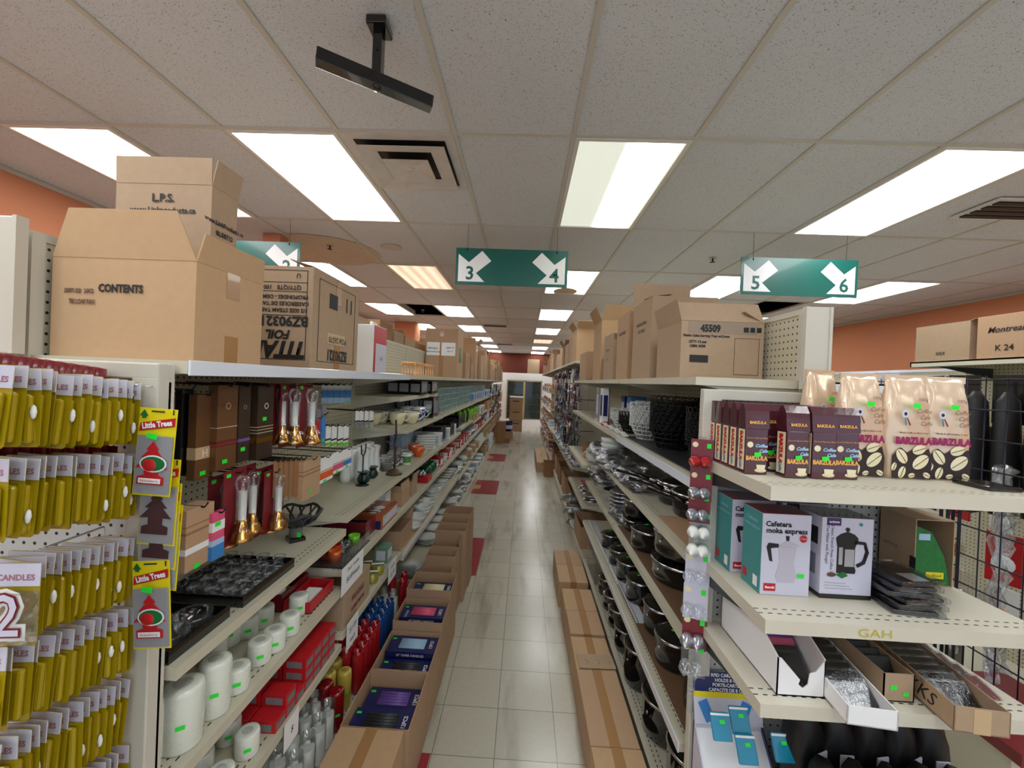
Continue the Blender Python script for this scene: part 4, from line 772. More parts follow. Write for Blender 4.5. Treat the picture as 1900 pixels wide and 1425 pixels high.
for n, (x, y) in enumerate(((-.84, 2.02), (-.91, 2.0), (-.92, 2.09))): put('ypil', pillar(.034, .185, 'y', 'yelwax'), (x, y, ZD), 0, 'tall yellow pillar candle on the deck, %s' % ['front', 'middle', 'rear'][n], 'tall yellow pillar candles')
def tallglass(m_, key):
    def f():
        t = thing('glass_candle', '', 'candle'); q = MB(); q.lathe([(0, 0), (.026, 0), (.028, .008), (.028, .19), (.022, .2), (.024, .215), (.021, .215), (.019, .195), (0, .185)], m_, 18); q.build('glass', t); return t
    return f
n = 0
for j in range(4):
    for k in range(9):
        m_ = 'redglass' if k < 5 else 'blueglass'; put('tg'+m_, tallglass(m_, ''), (-.815-.066*j, 2.12+.064*k+.006*(j % 2), ZD), 0, 'tall %s glass candle, row %s from the aisle, %s the camera' % ('red' if k < 5 else 'blue', ORDW[j], ORD[k]), 'tall coloured glass candles')
for n, (x, y, m_) in enumerate(((-.81, 2.9, 'redglass'), (-.83, 3.0, 'redglass'), (-.9, 2.95, 'redglass'))): put('tgredglass', tallglass(m_, ''), (x, y, ZD), 0, 'red glass candle standing apart beyond the blue ones, %s' % ['front', 'rear', 'inner'][n], 'tall coloured glass candles')
for n, (x, y) in enumerate(((-.84, 2.78), (-.91, 2.8), (-.98, 2.8))): put('gc', gcandle, (x, y, ZD), 0, 'clear jar beside the red glass candles beyond, %s from the aisle' % ORDW[n], 'white candles in clear glasses')
# handwritten price cards clipped on the shelf edges
def card(label, lines, c, w, h, rz=0):
    t = thing('price_card', label, 'sign', c, rz); q = MB(); q.box(0, .0012, -w/2, w/2, -h/2, h/2, 'white'); q.build('paper', t)
    for s, sz, u, v in lines: text(s, sz, (.0022, u, v), '+x', 'ink', t, 'handwriting', shear=.25)
y0, y1, z0, z1 = hang_dims(633, 671, 1085, 1140, LX+.008); card('handwritten price card reading small candles $0.89', [('Small  Candles', .022, 0, .035), ('$0.89/each', .034, 0, -.01)], (LX+.006, (y0+y1)/2, .895), y1-y0, .125)
card('handwritten white price card above the red glass candles', [('$1.89', .035, 0, .02), ('each', .03, 0, -.03)], (LX+.006, 1.93, .6), .13, .13); card('handwritten white price card beside the yellow candle cups', [('Candles', .025, 0, .03), ('$1.99', .035, 0, -.02)], (LX+.006, 2.52, .62), .15, .12)
card('white price card low on the near shelves', [('$', .03, 0, 0)], (LX+.006, 1.42, .56), .09, .1)
# ================================================================ generic wares
def one(name, cat, fn, nm=None):
    def f():
        q = MB(); fn(q); return tag(q.build(name), '', cat)
    return f
def cup(m_, r=.05, h=.07):
    def f():
        t = thing('mug', '', 'mug'); q = MB(); q.lathe([(0, 0), (r*.55, 0), (r*.62, .004), (r*.9, h*.45), (r, h), (r*.94, h), (r*.84, h*.45), (r*.5, .008), (0, .008)], m_, 22); q.lathe([(r*1.0, h*.985), (r*1.01, h), (r*.93, h), (r*.93, h*.97)], 'china', 22); q.build('cup_body', t)
        q = MB(); q.tube([(r*.9, 0, h*.85), (r*1.3, 0, h*.85), (r*1.45, 0, h*.6), (r*1.2, 0, h*.35), (r*.8, 0, h*.3)], .005, 'china', 6); q.build('handle', t); return t
    return f
def mug2():
    t = thing('mug', '', 'mug'); q = MB(); q.lathe([(0, 0), (.036, 0), (.038, .004), (.041, .1), (.038, .1), (.034, .006), (0, .006)], 'china', 22); q.build('cup_body', t); q = MB(); q.tube([(.038, 0, .085), (.062, 0, .08), (.066, 0, .05), (.058, 0, .025), (.038, 0, .02)], .005, 'china', 6); q.build('handle', t)
    q = MB(); q.lathe([(.0395, .02), (.041, .075)], mat('green mug picture', S(90, 150, 80), .3, noise=.3, nscale=20), 22); q.build('picture_band', t); return t
def bowl(r, h, m_='china'):
    return one('bowl', 'bowl', lambda q: q.lathe([(0, 0), (r*.4, 0), (r*.42, .006), (r*.8, h*.45), (r, h), (r*.96, h), (r*.74, h*.45), (r*.35, .01), (0, .01)], m_, 24))
plate = one('plate', 'plate', lambda q: q.lathe([(0, 0), (.06, 0), (.07, .004), (.11, .016), (.108, .018), (.068, .007), (0, .005)], 'china', 26))
vase = one('vase', 'vase', lambda q: q.lathe([(0, 0), (.028, 0), (.032, .03), (.026, .09), (.024, .13), (.032, .19), (.029, .19), (.02, .13), (0, .02)], 'china', 20))
vase4 = one('vase', 'vase', lambda q: q.lathe([(0, 0), (.024, 0), (.031, .05), (.024, .1), (.023, .14), (.03, .185), (.026, .185), (0, .05)], 'china', 6, sm=False))
gbowl = one('glass_container', 'container', lambda q: q.lathe([(0, 0), (.07, 0), (.075, .01), (.085, .05), (.09, .052), (.09, .06), (.0, .062)], mat('aqua glass', S(180, 212, 212), .06, alpha=.32, coat=.6), 22))
def clump(key, m_, seed):
    def f():
        rr = random.Random(seed); q = MB(); t = bmesh.new(); bmesh.ops.create_icosphere(t, subdivisions=3, radius=1)
        ks = [(Vector((rr.uniform(-1, 1), rr.uniform(-1, 1), rr.uniform(-1, 1))).normalized(), rr.uniform(3, 8), rr.uniform(.04, .13)) for _ in range(14)]
        for v in t.verts:
            s = sum(a*sin(w_*v.co.dot(dv)+a*40) for dv, w_, a in ks); v.co *= (1+s*.5); v.co.z = max(v.co.z, -.62); v.co.z += .62
        q.add(t, q.mi(m_), Matrix.Diagonal((.1, .12, .055, 1)), False); t.free(); return tag(q.build('bagged_lid'), '', 'pot lid')
    return f
def lidplate():
    t = thing('pot_lid', '', 'pot lid'); q = MB(); q.lathe([(0, .0), (.1, 0), (.105, .004), (.1, .008), (.05, .022), (0, .026)], 'metal', 26); q.build('lid_dome', t); q = MB(); q.lathe([(0, .025), (.008, .025), (.014, .04), (0, .045)], 'gblack', 12); q.build('knob', t); return t
def pot(r, h, key, glass=True):
    def f():
        t = thing('stock_pot', '', 'pot'); blk = mat('black enamel', S(22, 22, 24), .14, coat=.6)
        q = MB(); q.lathe([(0, 0), (r*.9, 0), (r*.98, .012), (r, h*.4), (r, h), (r*1.03, h), (r*1.03, h+.004), (0, h+.002)], blk, 32); q.build('pot_body', t)
        q = MB(); q.lathe([(r*1.035, h+.002), (r*1.035, h+.01), (r*.98, h+.014), (r*.98, h+.004)], 'metal', 32); q.build('steel_rim', t)
        q = MB(); q.lathe([(r*.98, h+.01), (r*.7, h+.024), (r*.3, h+.03), (0, h+.031)], mat('smoked lid', S(16, 20, 22), .08, coat=.7), 32); lid = q.build('lid', t)
        for s in (1, -1):
            q = MB(); q.tube([(-.035, s*r*.98, h*.75), (-.03, s*(r+.03), h*.78), (0, s*(r+.038), h*.79), (.03, s*(r+.03), h*.78), (.035, s*r*.98, h*.75)], .008, 'gblack', 8); q.build('handle', t)
        q = MB(); q.lathe([(0, -.004), (.006, -.003), (.007, 0)], 'metal', 10, X=Matrix.Translation((-r-.001, 0, h*.72)) @ Matrix.Rotation(pi/2, 4, 'Y') @ Matrix.Scale(1, 4)); q.build('rivet', t)
        sticker(t, (-.02, 0, h+.032), '+z'); return t
    return f
def pan():
    t = thing('saucepan', '', 'saucepan'); blk = MATS.get('black enamel') or mat('black enamel', S(22, 22, 24), .14, coat=.6)
    q = MB(); q.lathe([(0, 0), (.085, 0), (.09, .01), (.095, .09), (.0, .091)], blk, 28); q.build('pan_body', t); q = MB(); q.lathe([(.097, .088), (.099, .096), (.09, .1)], 'metal', 28); q.build('steel_rim', t)
    q = MB(); q.lathe([(.092, .097), (.05, .11), (0, .115)], 'gblack', 28); q.build('lid', t)
    q = MB(); q.tube([(-.03, -.095, .08), (-.04, -.14, .082)], .008, 'metal', 8); q.build('handle_bracket', t); q = MB(); q.tube([(-.04, -.14, .082), (-.055, -.18, .09), (-.09, -.3, .1)], [.01, .013, .011], 'gblack', 8); q.build('handle', t); return t
def basket(m_, r=.115, h=.10):
    def f():
        t = thing('wire_basket', '', 'basket'); q = MB(); N = 22
        for k in range(N):
            a = 2*pi*k/N; b_ = 2*pi*(k+.5)/N
            q.tube([(r*cos(a)*.62, r*sin(a)*.62, .0), (r*cos(a)*.85, r*sin(a)*.85, h*.55), (r*cos(a), r*sin(a), h*.9)], .003, m_, 4)
            q.tube([(r*1.04*cos(b_+.2*cos(u)), r*1.04*sin(b_+.2*cos(u)), h*.98+.02*sin(u)) for u in [j*pi/4 for j in range(8)]], .0025, m_, 4, True)
        for z, rr in ((0.002, .62), (h*.3, .75), (h*.55, .86), (h*.8, .96)): q.tube([(r*rr*cos(a*pi/10), r*rr*sin(a*pi/10), z) for a in range(20)], .0035, m_, 4, True)
        q.build('basket_weave', t); q = MB(); q.lathe([(0, 0), (r*.62, 0), (r*.62, .003), (0, .003)], m_, 20); q.build('bottom', t); return t
    return f
def sbox(w_, d_, h_, m_, m2='white', nm='product_box'):
    def f():
        t = thing(nm, '', 'box'); q = MB(); q.box(-w_/2, w_/2, -d_/2, d_/2, 0, h_, m_, .002); q.build('carton', t); q = MB(); q.box(-w_*.36, w_*.36, -d_/2-.001, -d_/2, h_*.2, h_*.8, m2); q.box(w_/2, w_/2+.001, -d_*.36, d_*.36, h_*.2, h_*.8, m2); q.box(-w_/2-.001, -w_/2, -d_*.36, d_*.36, h_*.2, h_*.8, m2); q.build('printed_panel', t); return t
    return f
# ================================================================ left gondola, second and third bays
ZB, ZC, ZB2 = 1.1785, .9305, 1.1705
def lx(x): return LX-x
for n, (px, py, h) in enumerate(((731, 880, .36), (678, 862, .34))):
    p = onz(px, py, ZB); t = thing('candle_holder', 'tall rusty iron branch candle holder on a bronze dome base, %s' % ['nearer the shelf edge', 'further in by the packets'][n], 'candle holder', (p.x if n == 0 else p.x, p.y, ZB), 0, 'iron branch candle holders')
    q = MB(); q.lathe([(0, 0), (.055, 0), (.05, .012), (.03, .028), (.012, .038), (0, .04)], 'bronze', 12); q.build('base', t); q = MB(); q.tube([(0, 0, .03), (.003, 0, .12), (-.004, 0, .2), (.004, 0, .27), (0, 0, h)], .007, 'dkb', 6); q.build('stem', t)
    for k in range(4):
        a = k*1.7+n; z = .1+.05*k; q = MB(); q.tube([(0, 0, z), (.03*cos(a), .03*sin(a), z-.012), (.045*cos(a), .045*sin(a), z+.015)], .0035, 'dkb', 5); b_ = q.build('branch', t); q = MB(); q.lathe([(0, 0), (.017, 0), (.019, .004), (0, .004)], 'dkb', 10, (.045*cos(a), .045*sin(a), z+.015)); q.build('candle_cup', b_)
t = thing('candle_holder', 'black iron U shaped candle fork between the white vases', 'candle holder', (-.93, 2.38, ZB)); q = MB(); q.tube([(0, 0, 0), (0, 0, .17)], .004, 'dmetal', 6); q.tube([(0, -.035, .24), (0, -.03, .19), (0, 0, .17), (0, .03, .19), (0, .035, .24)], .004, 'dmetal', 6); q.lathe([(0, 0), (.04, 0), (0, .006)], 'dmetal', 14); q.build('fork', t)
def bpot():
    t = thing('fragrance_burner', '', 'burner'); q = MB(); q.lathe([(0, 0), (.018, 0), (.036, .015), (.038, .03), (.026, .055), (.02, .062), (0, .062)], 'dgreen', 20); q.build('body', t); q = MB(); q.lathe([(0, .062), (.02, .062), (.038, .072), (.036, .073), (0, .066)], 'dgreen', 20); q.build('dish', t); return t
for n, (px, py) in enumerate(((674, 897), (690, 887))): p = onz(px, py, ZB); put('bpot', bpot, (p.x, p.y, ZB), 0, 'dark green ceramic burner on the beige shelf, %s' % ['front', 'rear'][n], 'dark green burners')
for k in range(6): p = onz(668+17*k, 868, ZB) if k < 3 else None; put('vase', vase, (-1.05, 2.42+.075*k, ZB), 0, 'white wavy vase near the back of the shelf, %s from the left' % ORDW[k], 'white wavy vases')
for k in range(4): put('vase4', vase4, (-.97, 2.44+.085*k, ZB), .4, 'square grey white twisted vase, %s from the left' % ORDW[k], 'twisted square vases')
p = onz(748, 856, ZB); put('mug2', mug2, (-.86, 3.04, ZB2), -2.2, 'white mug with green and yellow picture on the beige shelf', 'small mugs', scale=.85)

put('cor', cup('oran', .052, .082), (-.86, 3.38, ZB2), .6, 'orange cup with white rim at the shelf edge', 'orange cups'); put('cor', cup('oran', .052, .082), (-.93, 3.51, ZB2), 2.5, 'orange cup standing behind the front orange one', 'orange cups')
for k in range(6): put('csm', cup('china', .045, .06), (-1.02+.02*(k % 2), 2.84+.1*k, ZB2), .5, 'small white cup at the back of the orange cup shelf, %s the camera' % ORD[k], 'small white cups'); put('csg', cup('grey', .04, .06), (-.93, 2.8+.09*k, ZB2), .5, 'grey cup in the middle of the orange cup shelf, %s the camera' % ORD[k], 'grey cups')
for n, (px, py, m_) in enumerate(((708, 785, 'cream'), (749, 785, 'cream'), (770, 779, 'cream'), (729, 781, 'cream'), (789, 774, 'blue'), (775, 768, 'blue'), (725, 770, 'blue'), (745, 768, 'blue'), (757, 771, 'cream'))):
    p = onz(px, py, 1.4705); x = min(max(p.x, -1.12), -.84); y = max(p.y, 2.82)
    y = [2.92, 3.0, 3.12, 3.05, 3.26, 3.38, 3.17, 3.31, 3.25][n]; x = [-1.08, -.93, -.86, -1.07, -.88, -.87, -1.08, -1.06, -.97][n]
    put('big'+m_, cup(m_, .062, .09), (x, y, 1.4705), .5, '%s wide cup on the raised mug shelf, %s' % ({'cream': 'cream', 'blue': 'cobalt blue'}[m_], ORDW[n]), 'wide cups on the mug shelf')
for k in range(6): put('mugw', mug2, (-.9-.1*(k % 2), 3.44+.05*(k//2)*1.2, 1.4705), -2, 'white mug past the blue cups, %s' % ORDW[k], 'white mugs on the mug shelf')
# dark printed tap boxes
for k, (x, y, z) in enumerate(((-.85, 3.72, 1.4705), (-.97, 3.72, 1.4705), (-1.09, 3.72, 1.4705), (-.87, 3.35, 1.6855+.0), (-.96, 3.35, 1.6855), (-1.05, 3.35, 1.6855), (-.87, 3.72, 1.6855), (-.96, 3.72, 1.6855), (-1.05, 3.72, 1.6855))):
    put('tapbox' if z < 1.6 else 'tapbox2', sbox(.1, .22, .19 if z < 1.6 else .11, 'gblack', 'silver'), (x, y, z), 0, 'black product box with grey picture %s, %s' % ('below the short shelf' if z < 1.6 else 'on the short shelf', ORDW[k]), 'black tap boxes')
# boxed glasses and dishes on the lower level of the third bay
for k in range(7): put('gbx', sbox(.1, .12, .12, 'ltblue', 'header'), (-1.06, 3.46+.125*(k % 4), ZB2+.1205*(k//4)), 0, 'pale blue glassware box, %s tier, %s the camera' % (['lower', 'upper'][k//4], ORD[k % 4]), 'pale blue glassware boxes')
for k in range(6): put('dishb', one('serving_dish', 'dish', lambda q: q.box(-.09, .09, -.07, .07, 0, .02, 'china', .006)), (-.9, 3.78, ZB2+.0225*k), .1*k, 'white serving dish in the stack beside the glassware boxes, %s from the bottom' % ORDW[k], 'stacked white dishes')
# C1 shelf in the second bay: tray of coloured glasses, puzzle box, cartons
tray('clear sided display tray of coloured glass cups', (-.93, 2.02, ZC), .26, .34, 0, .06, 'film')
for k, (m_, x, y) in enumerate((('lime', -.86, 2.12), ('oran', -.87, 1.92), ('red', -.9, 1.99), ('blueglass', -.98, 2.05), ('lime', -.94, 2.1), ('yelwax', -.98, 1.92), ('redglass', -.93, 1.95), ('clear', -.86, 2.03))): put('cg'+m_, one('glass_cup', 'cup', lambda q: q.lathe([(0, 0), (.026, 0), (.03, .05), (.027, .05), (.022, .008), (0, .008)], m_, 16)), (x, y, ZC+.0045), 0, '%s glass cup in the clear display tray%s' % ({'lime': 'lime green', 'oran': 'orange', 'red': 'bright red', 'blueglass': 'blue', 'yelwax': 'yellow', 'redglass': 'dark red', 'clear': 'colourless'}[m_], ', inner one' if k == 4 else ''), 'coloured glass cups')
tray('red and violet cardboard display box behind the glass cups', (-.95, 2.3, ZC), .24, .2, 0, .09, 'dkred')
t = thing('product_box', 'orange and purple printed box with pictures of plates', 'box', (-.9, 2.49, ZC), -.0); q = MB(); q.box(-.11, .11, -.14, .14, 0, .085, mat('orange checked print', S(170, 90, 50), .3, coat=.5, noise=.3, nscale=20), .002); q.build('carton', t); q = MB(); q.box(.11, .111, -.13, .13, .02, .07, 'header'); q.box(-.1, .1, -.1405, -.14, .0, .05, 'navy'); q.build('printed_panel', t)
for k in range(5): q = MB(); q.lathe([(0, .001), (.035, 0)], 'china', 18, (-.05+.09*(k % 2), -.08+.07*(k//2)*1.1, .0855)); q.build('plate_picture', t)
sticker(t, (.1115, -.1, .06), '+x')
carton('open white edged carton past the orange printed box', (-.98, 2.68, ZC), .22, .1, .13, 'white', 0, True)
ZC2 = .9255
carton('small brown carton with torn top on the third bay shelf', (-.9, 2.9, ZC2), .17, .2, .1, 'card', 0, True, [('f', .05, 20), ('r', .06, -10)]); carton('brown carton behind the torn one on the third bay shelf', (-.9, 3.13, ZC2), .17, .16, .12, 'card3', 0, True, [('r', .05, 10)])
carton('pale cardboard box with crumpled paper on the third bay shelf', (-.97, 3.34, ZC2), .2, .16, .09, 'card2', 0, True)
t = thing('gift_box', 'red tray holding silver ribbon ornaments', 'tray', (-.86, 3.55, ZC2)); q = MB(); q.box(-.07, .07, -.08, .08, 0, .045, 'red', .002); q.build('carton', t)
for k in range(5): q = MB(); q.lathe([(0, 0), (.02, .01), (.022, .03), (.008, .045), (0, .045)], 'silver', 8, (-.035+.03*(k % 3), -.04+.06*(k//3), .044)); q.build('ornament', t)
for k in range(5): put('ggl', one('green_glass', 'glass', lambda q: q.lathe([(0, 0), (.03, 0), (.05, .04), (.045, .09), (.03, .1), (.028, .1), (0, .02)], mat('emerald glass', S(20, 90, 60), .08, alpha=.75, coat=.6), 18)), (-.86-.09*(k % 2), 3.70+.055*k, ZC2), 0, 'emerald green glass ball on the ornament shelf, %s' % ORDW[k], 'green glass balls')
# A3' shelf: brown carton behind the price card
carton('brown carton with red print behind the handwritten price card', (-.9, 2.02, .6405), .22, .32, .17, 'card3', 0, False, [], '', [('FRAGILE', .04, 0, .1, '+x', {'m': 'dkred'}), ('HOME DECOR', .025, 0, .05, '+x', {'m': 'dkred'})])
def ycup():
    t = thing('candle_cup', '', 'candle'); q = MB(); q.lathe([(0, 0), (.03, 0), (.034, .01), (.036, .05), (0, .05)], mat('yellow green wax', S(170, 160, 30), .25, coat=.5), 18); q.build('wax_fill', t); q = MB(); q.lathe([(.037, 0), (.038, .055), (.035, .06), (.034, .052), (0, .052)], 'clear', 18); q.build('glass', t); q = MB(); q.box(-.035, .035, -.008, .008, .06, .0615, 'white'); q.build('tag_strip', t); return t
for k, (x, y) in enumerate(((-.83, 2.42), (-.83, 2.32), (-.91, 2.44), (-.91, 2.34))): put('yc', ycup, (x, y, .6405), .3, 'yellow green candle cup on the lower second bay shelf, %s' % ['front right', 'front left', 'rear right', 'rear left'][k], 'yellow green candle cups')
put('gpk', sbox(.08, .1, .1, mat('sage green box', S(110, 150, 125), .4), 'header'), (-.86, 2.6, .6405), 0, 'sage green candle box beside the yellow candle cups')
put('jarr', one('glass_jar', 'jar', lambda q: q.lathe([(0, 0), (.03, 0), (.032, .1), (.026, .11), (0, .11)], 'clear', 16)), (-1.0, 2.55, .6405), 0, 'tall clear jar behind the sage green box')
# bowls on hardboard, third and fourth bays
t = thing('cardboard_pad', 'flat brown cardboard sheet lining the bowl shelf', 'cardboard', (-.985, 2.9, .6055)); q = MB(); q.box(-.18, .18, 0, .8, 0, .003, 'card'); q.build('sheet', t)
carton('brown carton lined with white foam beside the bowls', (-.92, 2.98, .609), .2, .3, .13, 'card', 0, True, [('b', .1, 20)], inner='white')
for k, (x, y, r) in enumerate(((-.84, 3.24, .065), (-.86, 3.4, .085), (-.97, 3.28, .07), (-.98, 3.45, .085), (-.86, 3.58, .08), (-.97, 3.64, .08), (-.86, 3.76, .08), (-.96, 3.82, .075))):
    put('bw%d' % int(r*1000), bowl(r, r*.75), (x, y, .609), 0, 'white china bowl on the cardboard lined shelf, %s the camera' % ORD[k], 'white bowls on the lined shelf')
    if k > 3: put('bw%d' % int(r*1000), bowl(r, r*.75), (x, y, .609+.028), 0, 'white china bowl nested on top of the %s lined shelf bowl' % ORDW[k], 'white bowls on the lined shelf')
# plates and packs on the deck, third and fourth bays
for k in range(12): put('plate', plate, (-.9+.006*(k % 3), 3.35, ZD+.0085*k), 0, 'white plate in the nearest deck stack, %s from the bottom' % ORDW[k], 'stacked white plates')
carton('small brown carton topped with white packs on the deck', (-.86, 3.15, ZD), .18, .16, .12, 'card', 0)
for k in range(5): put('wpk', one('white_pack', 'packet', lambda q: q.box(-.07, .07, -.06, .06, 0, .012, 'film', .003)), (-.86+.01*(k % 2), 3.15, ZD+.1205+.0125*k), .05*k, 'white wrapped pack on the small deck carton, %s up' % ORDW[k], 'white wrapped packs')
# ---- generic fill of the further left bays
gr = random.Random(11)
names = ['top', 'second', 'third', 'fourth', 'bottom']
KINDS = {
 'plates': ('plate', plate, .23, .0085, 7, 'white plate'), 'bowls': ('fbowl', bowl(.075, .05), .17, .03, 3, 'white bowl'), 'deep': ('dbowl', bowl(.1, .07), .22, .02, 2, 'enamel white basin'),
 'cups': ('csm', cup('china', .045, .06), .1, .07, 1, 'white cup'), 'cont': ('gbowl', gbowl, .19, .0625, 4, 'aqua glass container'), 'bx1': ('fb1', sbox(.16, .14, .12, 'white', 'ltblue'), .15, .121, 2, 'white printed box'), 'bx2': ('fb2', sbox(.2, .16, .1, 'card', 'tan'), .17, .101, 2, 'brown printed box'),
 'bx3': ('fb3', sbox(.14, .12, .14, 'header', 'bluep'), .13, .141, 1, 'grey and blue box'), 'lime': ('flime', one('lime_bottle', 'bottle', lambda q: q.lathe([(0, 0), (.035, 0), (.04, .03), (.035, .07), (.04, .11), (.03, .18), (.012, .2), (.012, .22), (0, .22)], 'lime', 14)), .09, .1, 1, 'lime green bottle'),
 'clr': ('fclr', one('glass_jar', 'jar', lambda q: q.lathe([(0, 0), (.035, 0), (.038, .1), (.03, .11), (.034, .12), (0, .12)], 'clear', 14)), .09, .1, 1, 'clear glass jar'), 'redb': ('fred', sbox(.12, .12, .1, 'red', 'white'), .13, .101, 1, 'red printed box'), 'bag': ('bagc', clump('c', 'wrap', 4), .2, .05, 1, 'plastic wrapped bundle'), 'dark': ('fdk', sbox(.2, .2, .16, 'gblack', 'dgrey'), .22, .16, 1, 'black box')}
plan = {3: ['cont', 'bx1+dark', 'cups+redb+clr', 'bowls+deep', 'plates'], 4: ['cont', 'dark+lime', 'clr+redb', 'deep+bag', 'plates+bag'], 5: ['cont+bx3', 'lime+bx2', 'bag+clr', 'bx2+deep', 'bag+bowls'], 6: ['bx3+cont', 'bx1+bx2', 'redb+clr', 'bowls', 'bx1+bag']}
for k in range(3, 12):
    pl = plan.get(k) or [gr.choice(['cont', 'bx3', 'bx1+redb', 'clr+bx1']), gr.choice(['bx2+bx1', 'redb+bx2']), gr.choice(['redb+clr', 'bag+bx1']), gr.choice(['bx2', 'bowls+bx2']), gr.choice(['bx1', 'bag+bx2'])]
    for l, (z, spec) in enumerate(zip(LSH[k], pl)):
        sp_ = spec.split('+'); y = LY[k]+.02; i = 0; cnt = {}
        lim = .25 if l == 0 else .2
        while True:
            kd = sp_[i % len(sp_)]; key, bld, wd, dz, mx, adj = KINDS[kd]
            if y+wd > LY[k+1]-.02: break
            lv = min(mx, int(lim/dz)) if k < 7 else min(mx, 2)
            for col in range(2 if (wd < .17 and k < 6) else 1):
                x = LX-.03-wd/2-col*(wd+.01)
                for u in range(lv):
                    o = put(key, bld, (x+gr.uniform(-.01, .01), y+wd/2, z+.0005+dz*u), gr.uniform(-.1, .1) if kd != 'bag' else gr.uniform(0, 3), '%s, %s shelf, %s left bay, %s the camera%s%s' % (adj, names[l], ORDW[k], ORD[min(i, 19)], ', back' if col else '', (', %s up' % ORDW[u]) if lv > 1 else ''), 'wares on the left gondola')
            y += wd+gr.uniform(.01, .04); i += 1
# black wire rack on the fourth bay bowl shelf
t = thing('wire_rack', 'black wire dish rack lying over the bowls', 'rack', (-.86, 4.6, .75)); q = MB(); q.tube([(-.1, -.2, 0), (.1, -.2, .0), (.12, .2, .04), (-.1, .2, .04)], .005, 'dmetal', 6, True); q.build('outer_frame', t)
for k in range(4): q = MB(); q.tube([(-.1, -.12+.09*k, .008+.01*k), (.11, -.12+.09*k, .008+.01*k)], .003, 'dmetal', 5); q.build('cross_wire', t)
# far end hanging black and chrome things on the left gondola end
for k in range(10): put('steer', one('hanging_utensil', 'utensil', lambda q: (q.tube([(0, 0, 0), (0, 0, -.2)], .012, 'gblack', 6), q.lathe([(0, -.02), (.06, 0), (0, .02)], 'metal', 14, (0, 0, -.26), sq=.3))), (-.74+.03*(k % 3), 9+.35*k, 1.78-.17*(k % 4)-.03), 0, 'dark utensil hanging on the far left shelf edge, %s' % ORDW[k], 'dark utensils on the far left')
# ================================================================ right gondola goods
RZ = [1.5005, 1.2205, .9155, .5305]
t = thing('shelf_liner', 'black foam liner on the basket shelf', 'liner', (.66, 1.52, 1.5005)); q = MB(); q.box(0, .32, 0, 1.15, 0, .004, 'dgrey'); q.build('sheet', t)
for st, (px, py, m_, nlev, r, adj) in enumerate(((1275, 880, 'black', 7, .1, 'front black'), (1222, 835, 'black', 8, .115, 'tall black'), (1178, 806, 'china', 6, .11, 'white'), (1142, 790, 'black', 3, .09, 'small black'), (1118, 780, 'china', 3, .1, 'far white'))):
    p = onz(px, py, 1.505); x = max(p.x, RX+.03+r*.65); x = min(x, RS-.04-r); y = [1.85, 2.2, 2.56, 2.86, 3.12][st]
    x = [.84, .80, .78, .76, .77][st]
    for u in range(nlev): put('bk%s%d' % (m_, int(r*1000)), basket(m_, r, r*.9), (x, y, 1.505+.022*u), .1*u, '%s basket in the %s stack, %s up' % ('black woven' if m_ == 'black' else 'white woven', adj, ORDW[u]), 'nested %s baskets' % ('black' if m_ == 'black' else 'white'))
put('redbow', one('red_bow', 'ornament', lambda q: q.lathe([(0, 0), (.03, .0), (.035, .015), (.02, .03), (0, .032)], 'red', 10)), (.67, 3.35, 1.5005), 0, 'small red bow on the basket shelf')
for n, (x, y, w2, h2, m_, lab) in enumerate(((.72, 3.75, .1, .3, 'silver', 'tall silver and white box of foil on the basket shelf'), (.7, 3.58, .05, .3, 'white', 'tall white roll box standing by the silver box'), (.9, 3.5, .12, .24, 'navy', 'blue kettle box near the back of the basket shelf'), (.9, 3.3, .12, .24, 'bluep', 'blue and white blender box near the back'), (.92, 3.12, .12, .22, 'white', 'white box with a dark pan picture near the back'))):
    put('sb%d' % n, sbox(w2, .12, h2, m_, 'navy' if m_ == 'white' else 'header'), (x, y, 1.5005), 0, lab)
for k in range(4): put('tag', one('paper_tag', 'tag', lambda q: q.box(-.02, .02, 0, .002, 0, .05, 'white')), (.66, 2.62+.2*k, 1.5055), .3, 'white paper tag on the basket shelf edge, %s' % ORDW[k], 'paper tags', rot=(R(-60), 0, .4))
# wrapped lids
for k in range(16):
    x = .70+.14*(k % 2); y = 2.45+.11*k; 
    if y > 3.85: break
    put('lidbag%d' % (k % 3), clump('l', 'wrap', 20+k % 3), (x, y, 1.2205), k*1.3, 'film wrapped pot lid on the lid shelf, %s the camera' % ORD[k], 'wrapped pot lids')
    put('knobp', one('lid_knob', 'knob', lambda q: (q.lathe([(0, 0), (.07, 0), (.068, .006), (0, .012)], 'dmetal', 20), q.lathe([(0, .01), (.01, .01), (.02, .03), (0, .035)], 'gblack', 12))), (x+.02, y+.02, 1.223), 0, 'dark glass lid inside the %s film bundle on the lid shelf' % ORDW[k], 'dark lids in film')
for k in range(4): put('wtub', one('white_tub', 'tub', lambda q: q.lathe([(0, 0), (.09, 0), (.1, .03), (.095, .04), (0, .042)], 'china', 24)), (.76, 3.45, 1.2205+.0425*k), 0, 'round white tub on the lid shelf, %s up' % ORDW[k], 'round white tubs'); 
for n, (x, y) in enumerate(((.85, 1.74), (.84, 1.98), (.84, 2.2))): put('pan', pan, (x, y, 1.2225), -2.15+.1*n, 'black saucepan with long handle over the shelf edge, %s the camera' % ORD[n], 'black saucepans', scale=1.12)
for nm, z, y0, y1 in (('pan shelf', 1.2205, 1.6, 2.6), ('pot shelf', .9155, 1.52, 2.7), ('lower pot shelf', .5305, 1.55, 2.35)): 
    pass
t = thing('cardboard_pad', 'brown hardboard lining the large pot shelf', 'liner', (.645, 1.53, .9155)); q = MB(); q.box(0, .34, 0, 1.15, 0, .003, 'hb'); q.build('sheet', t)
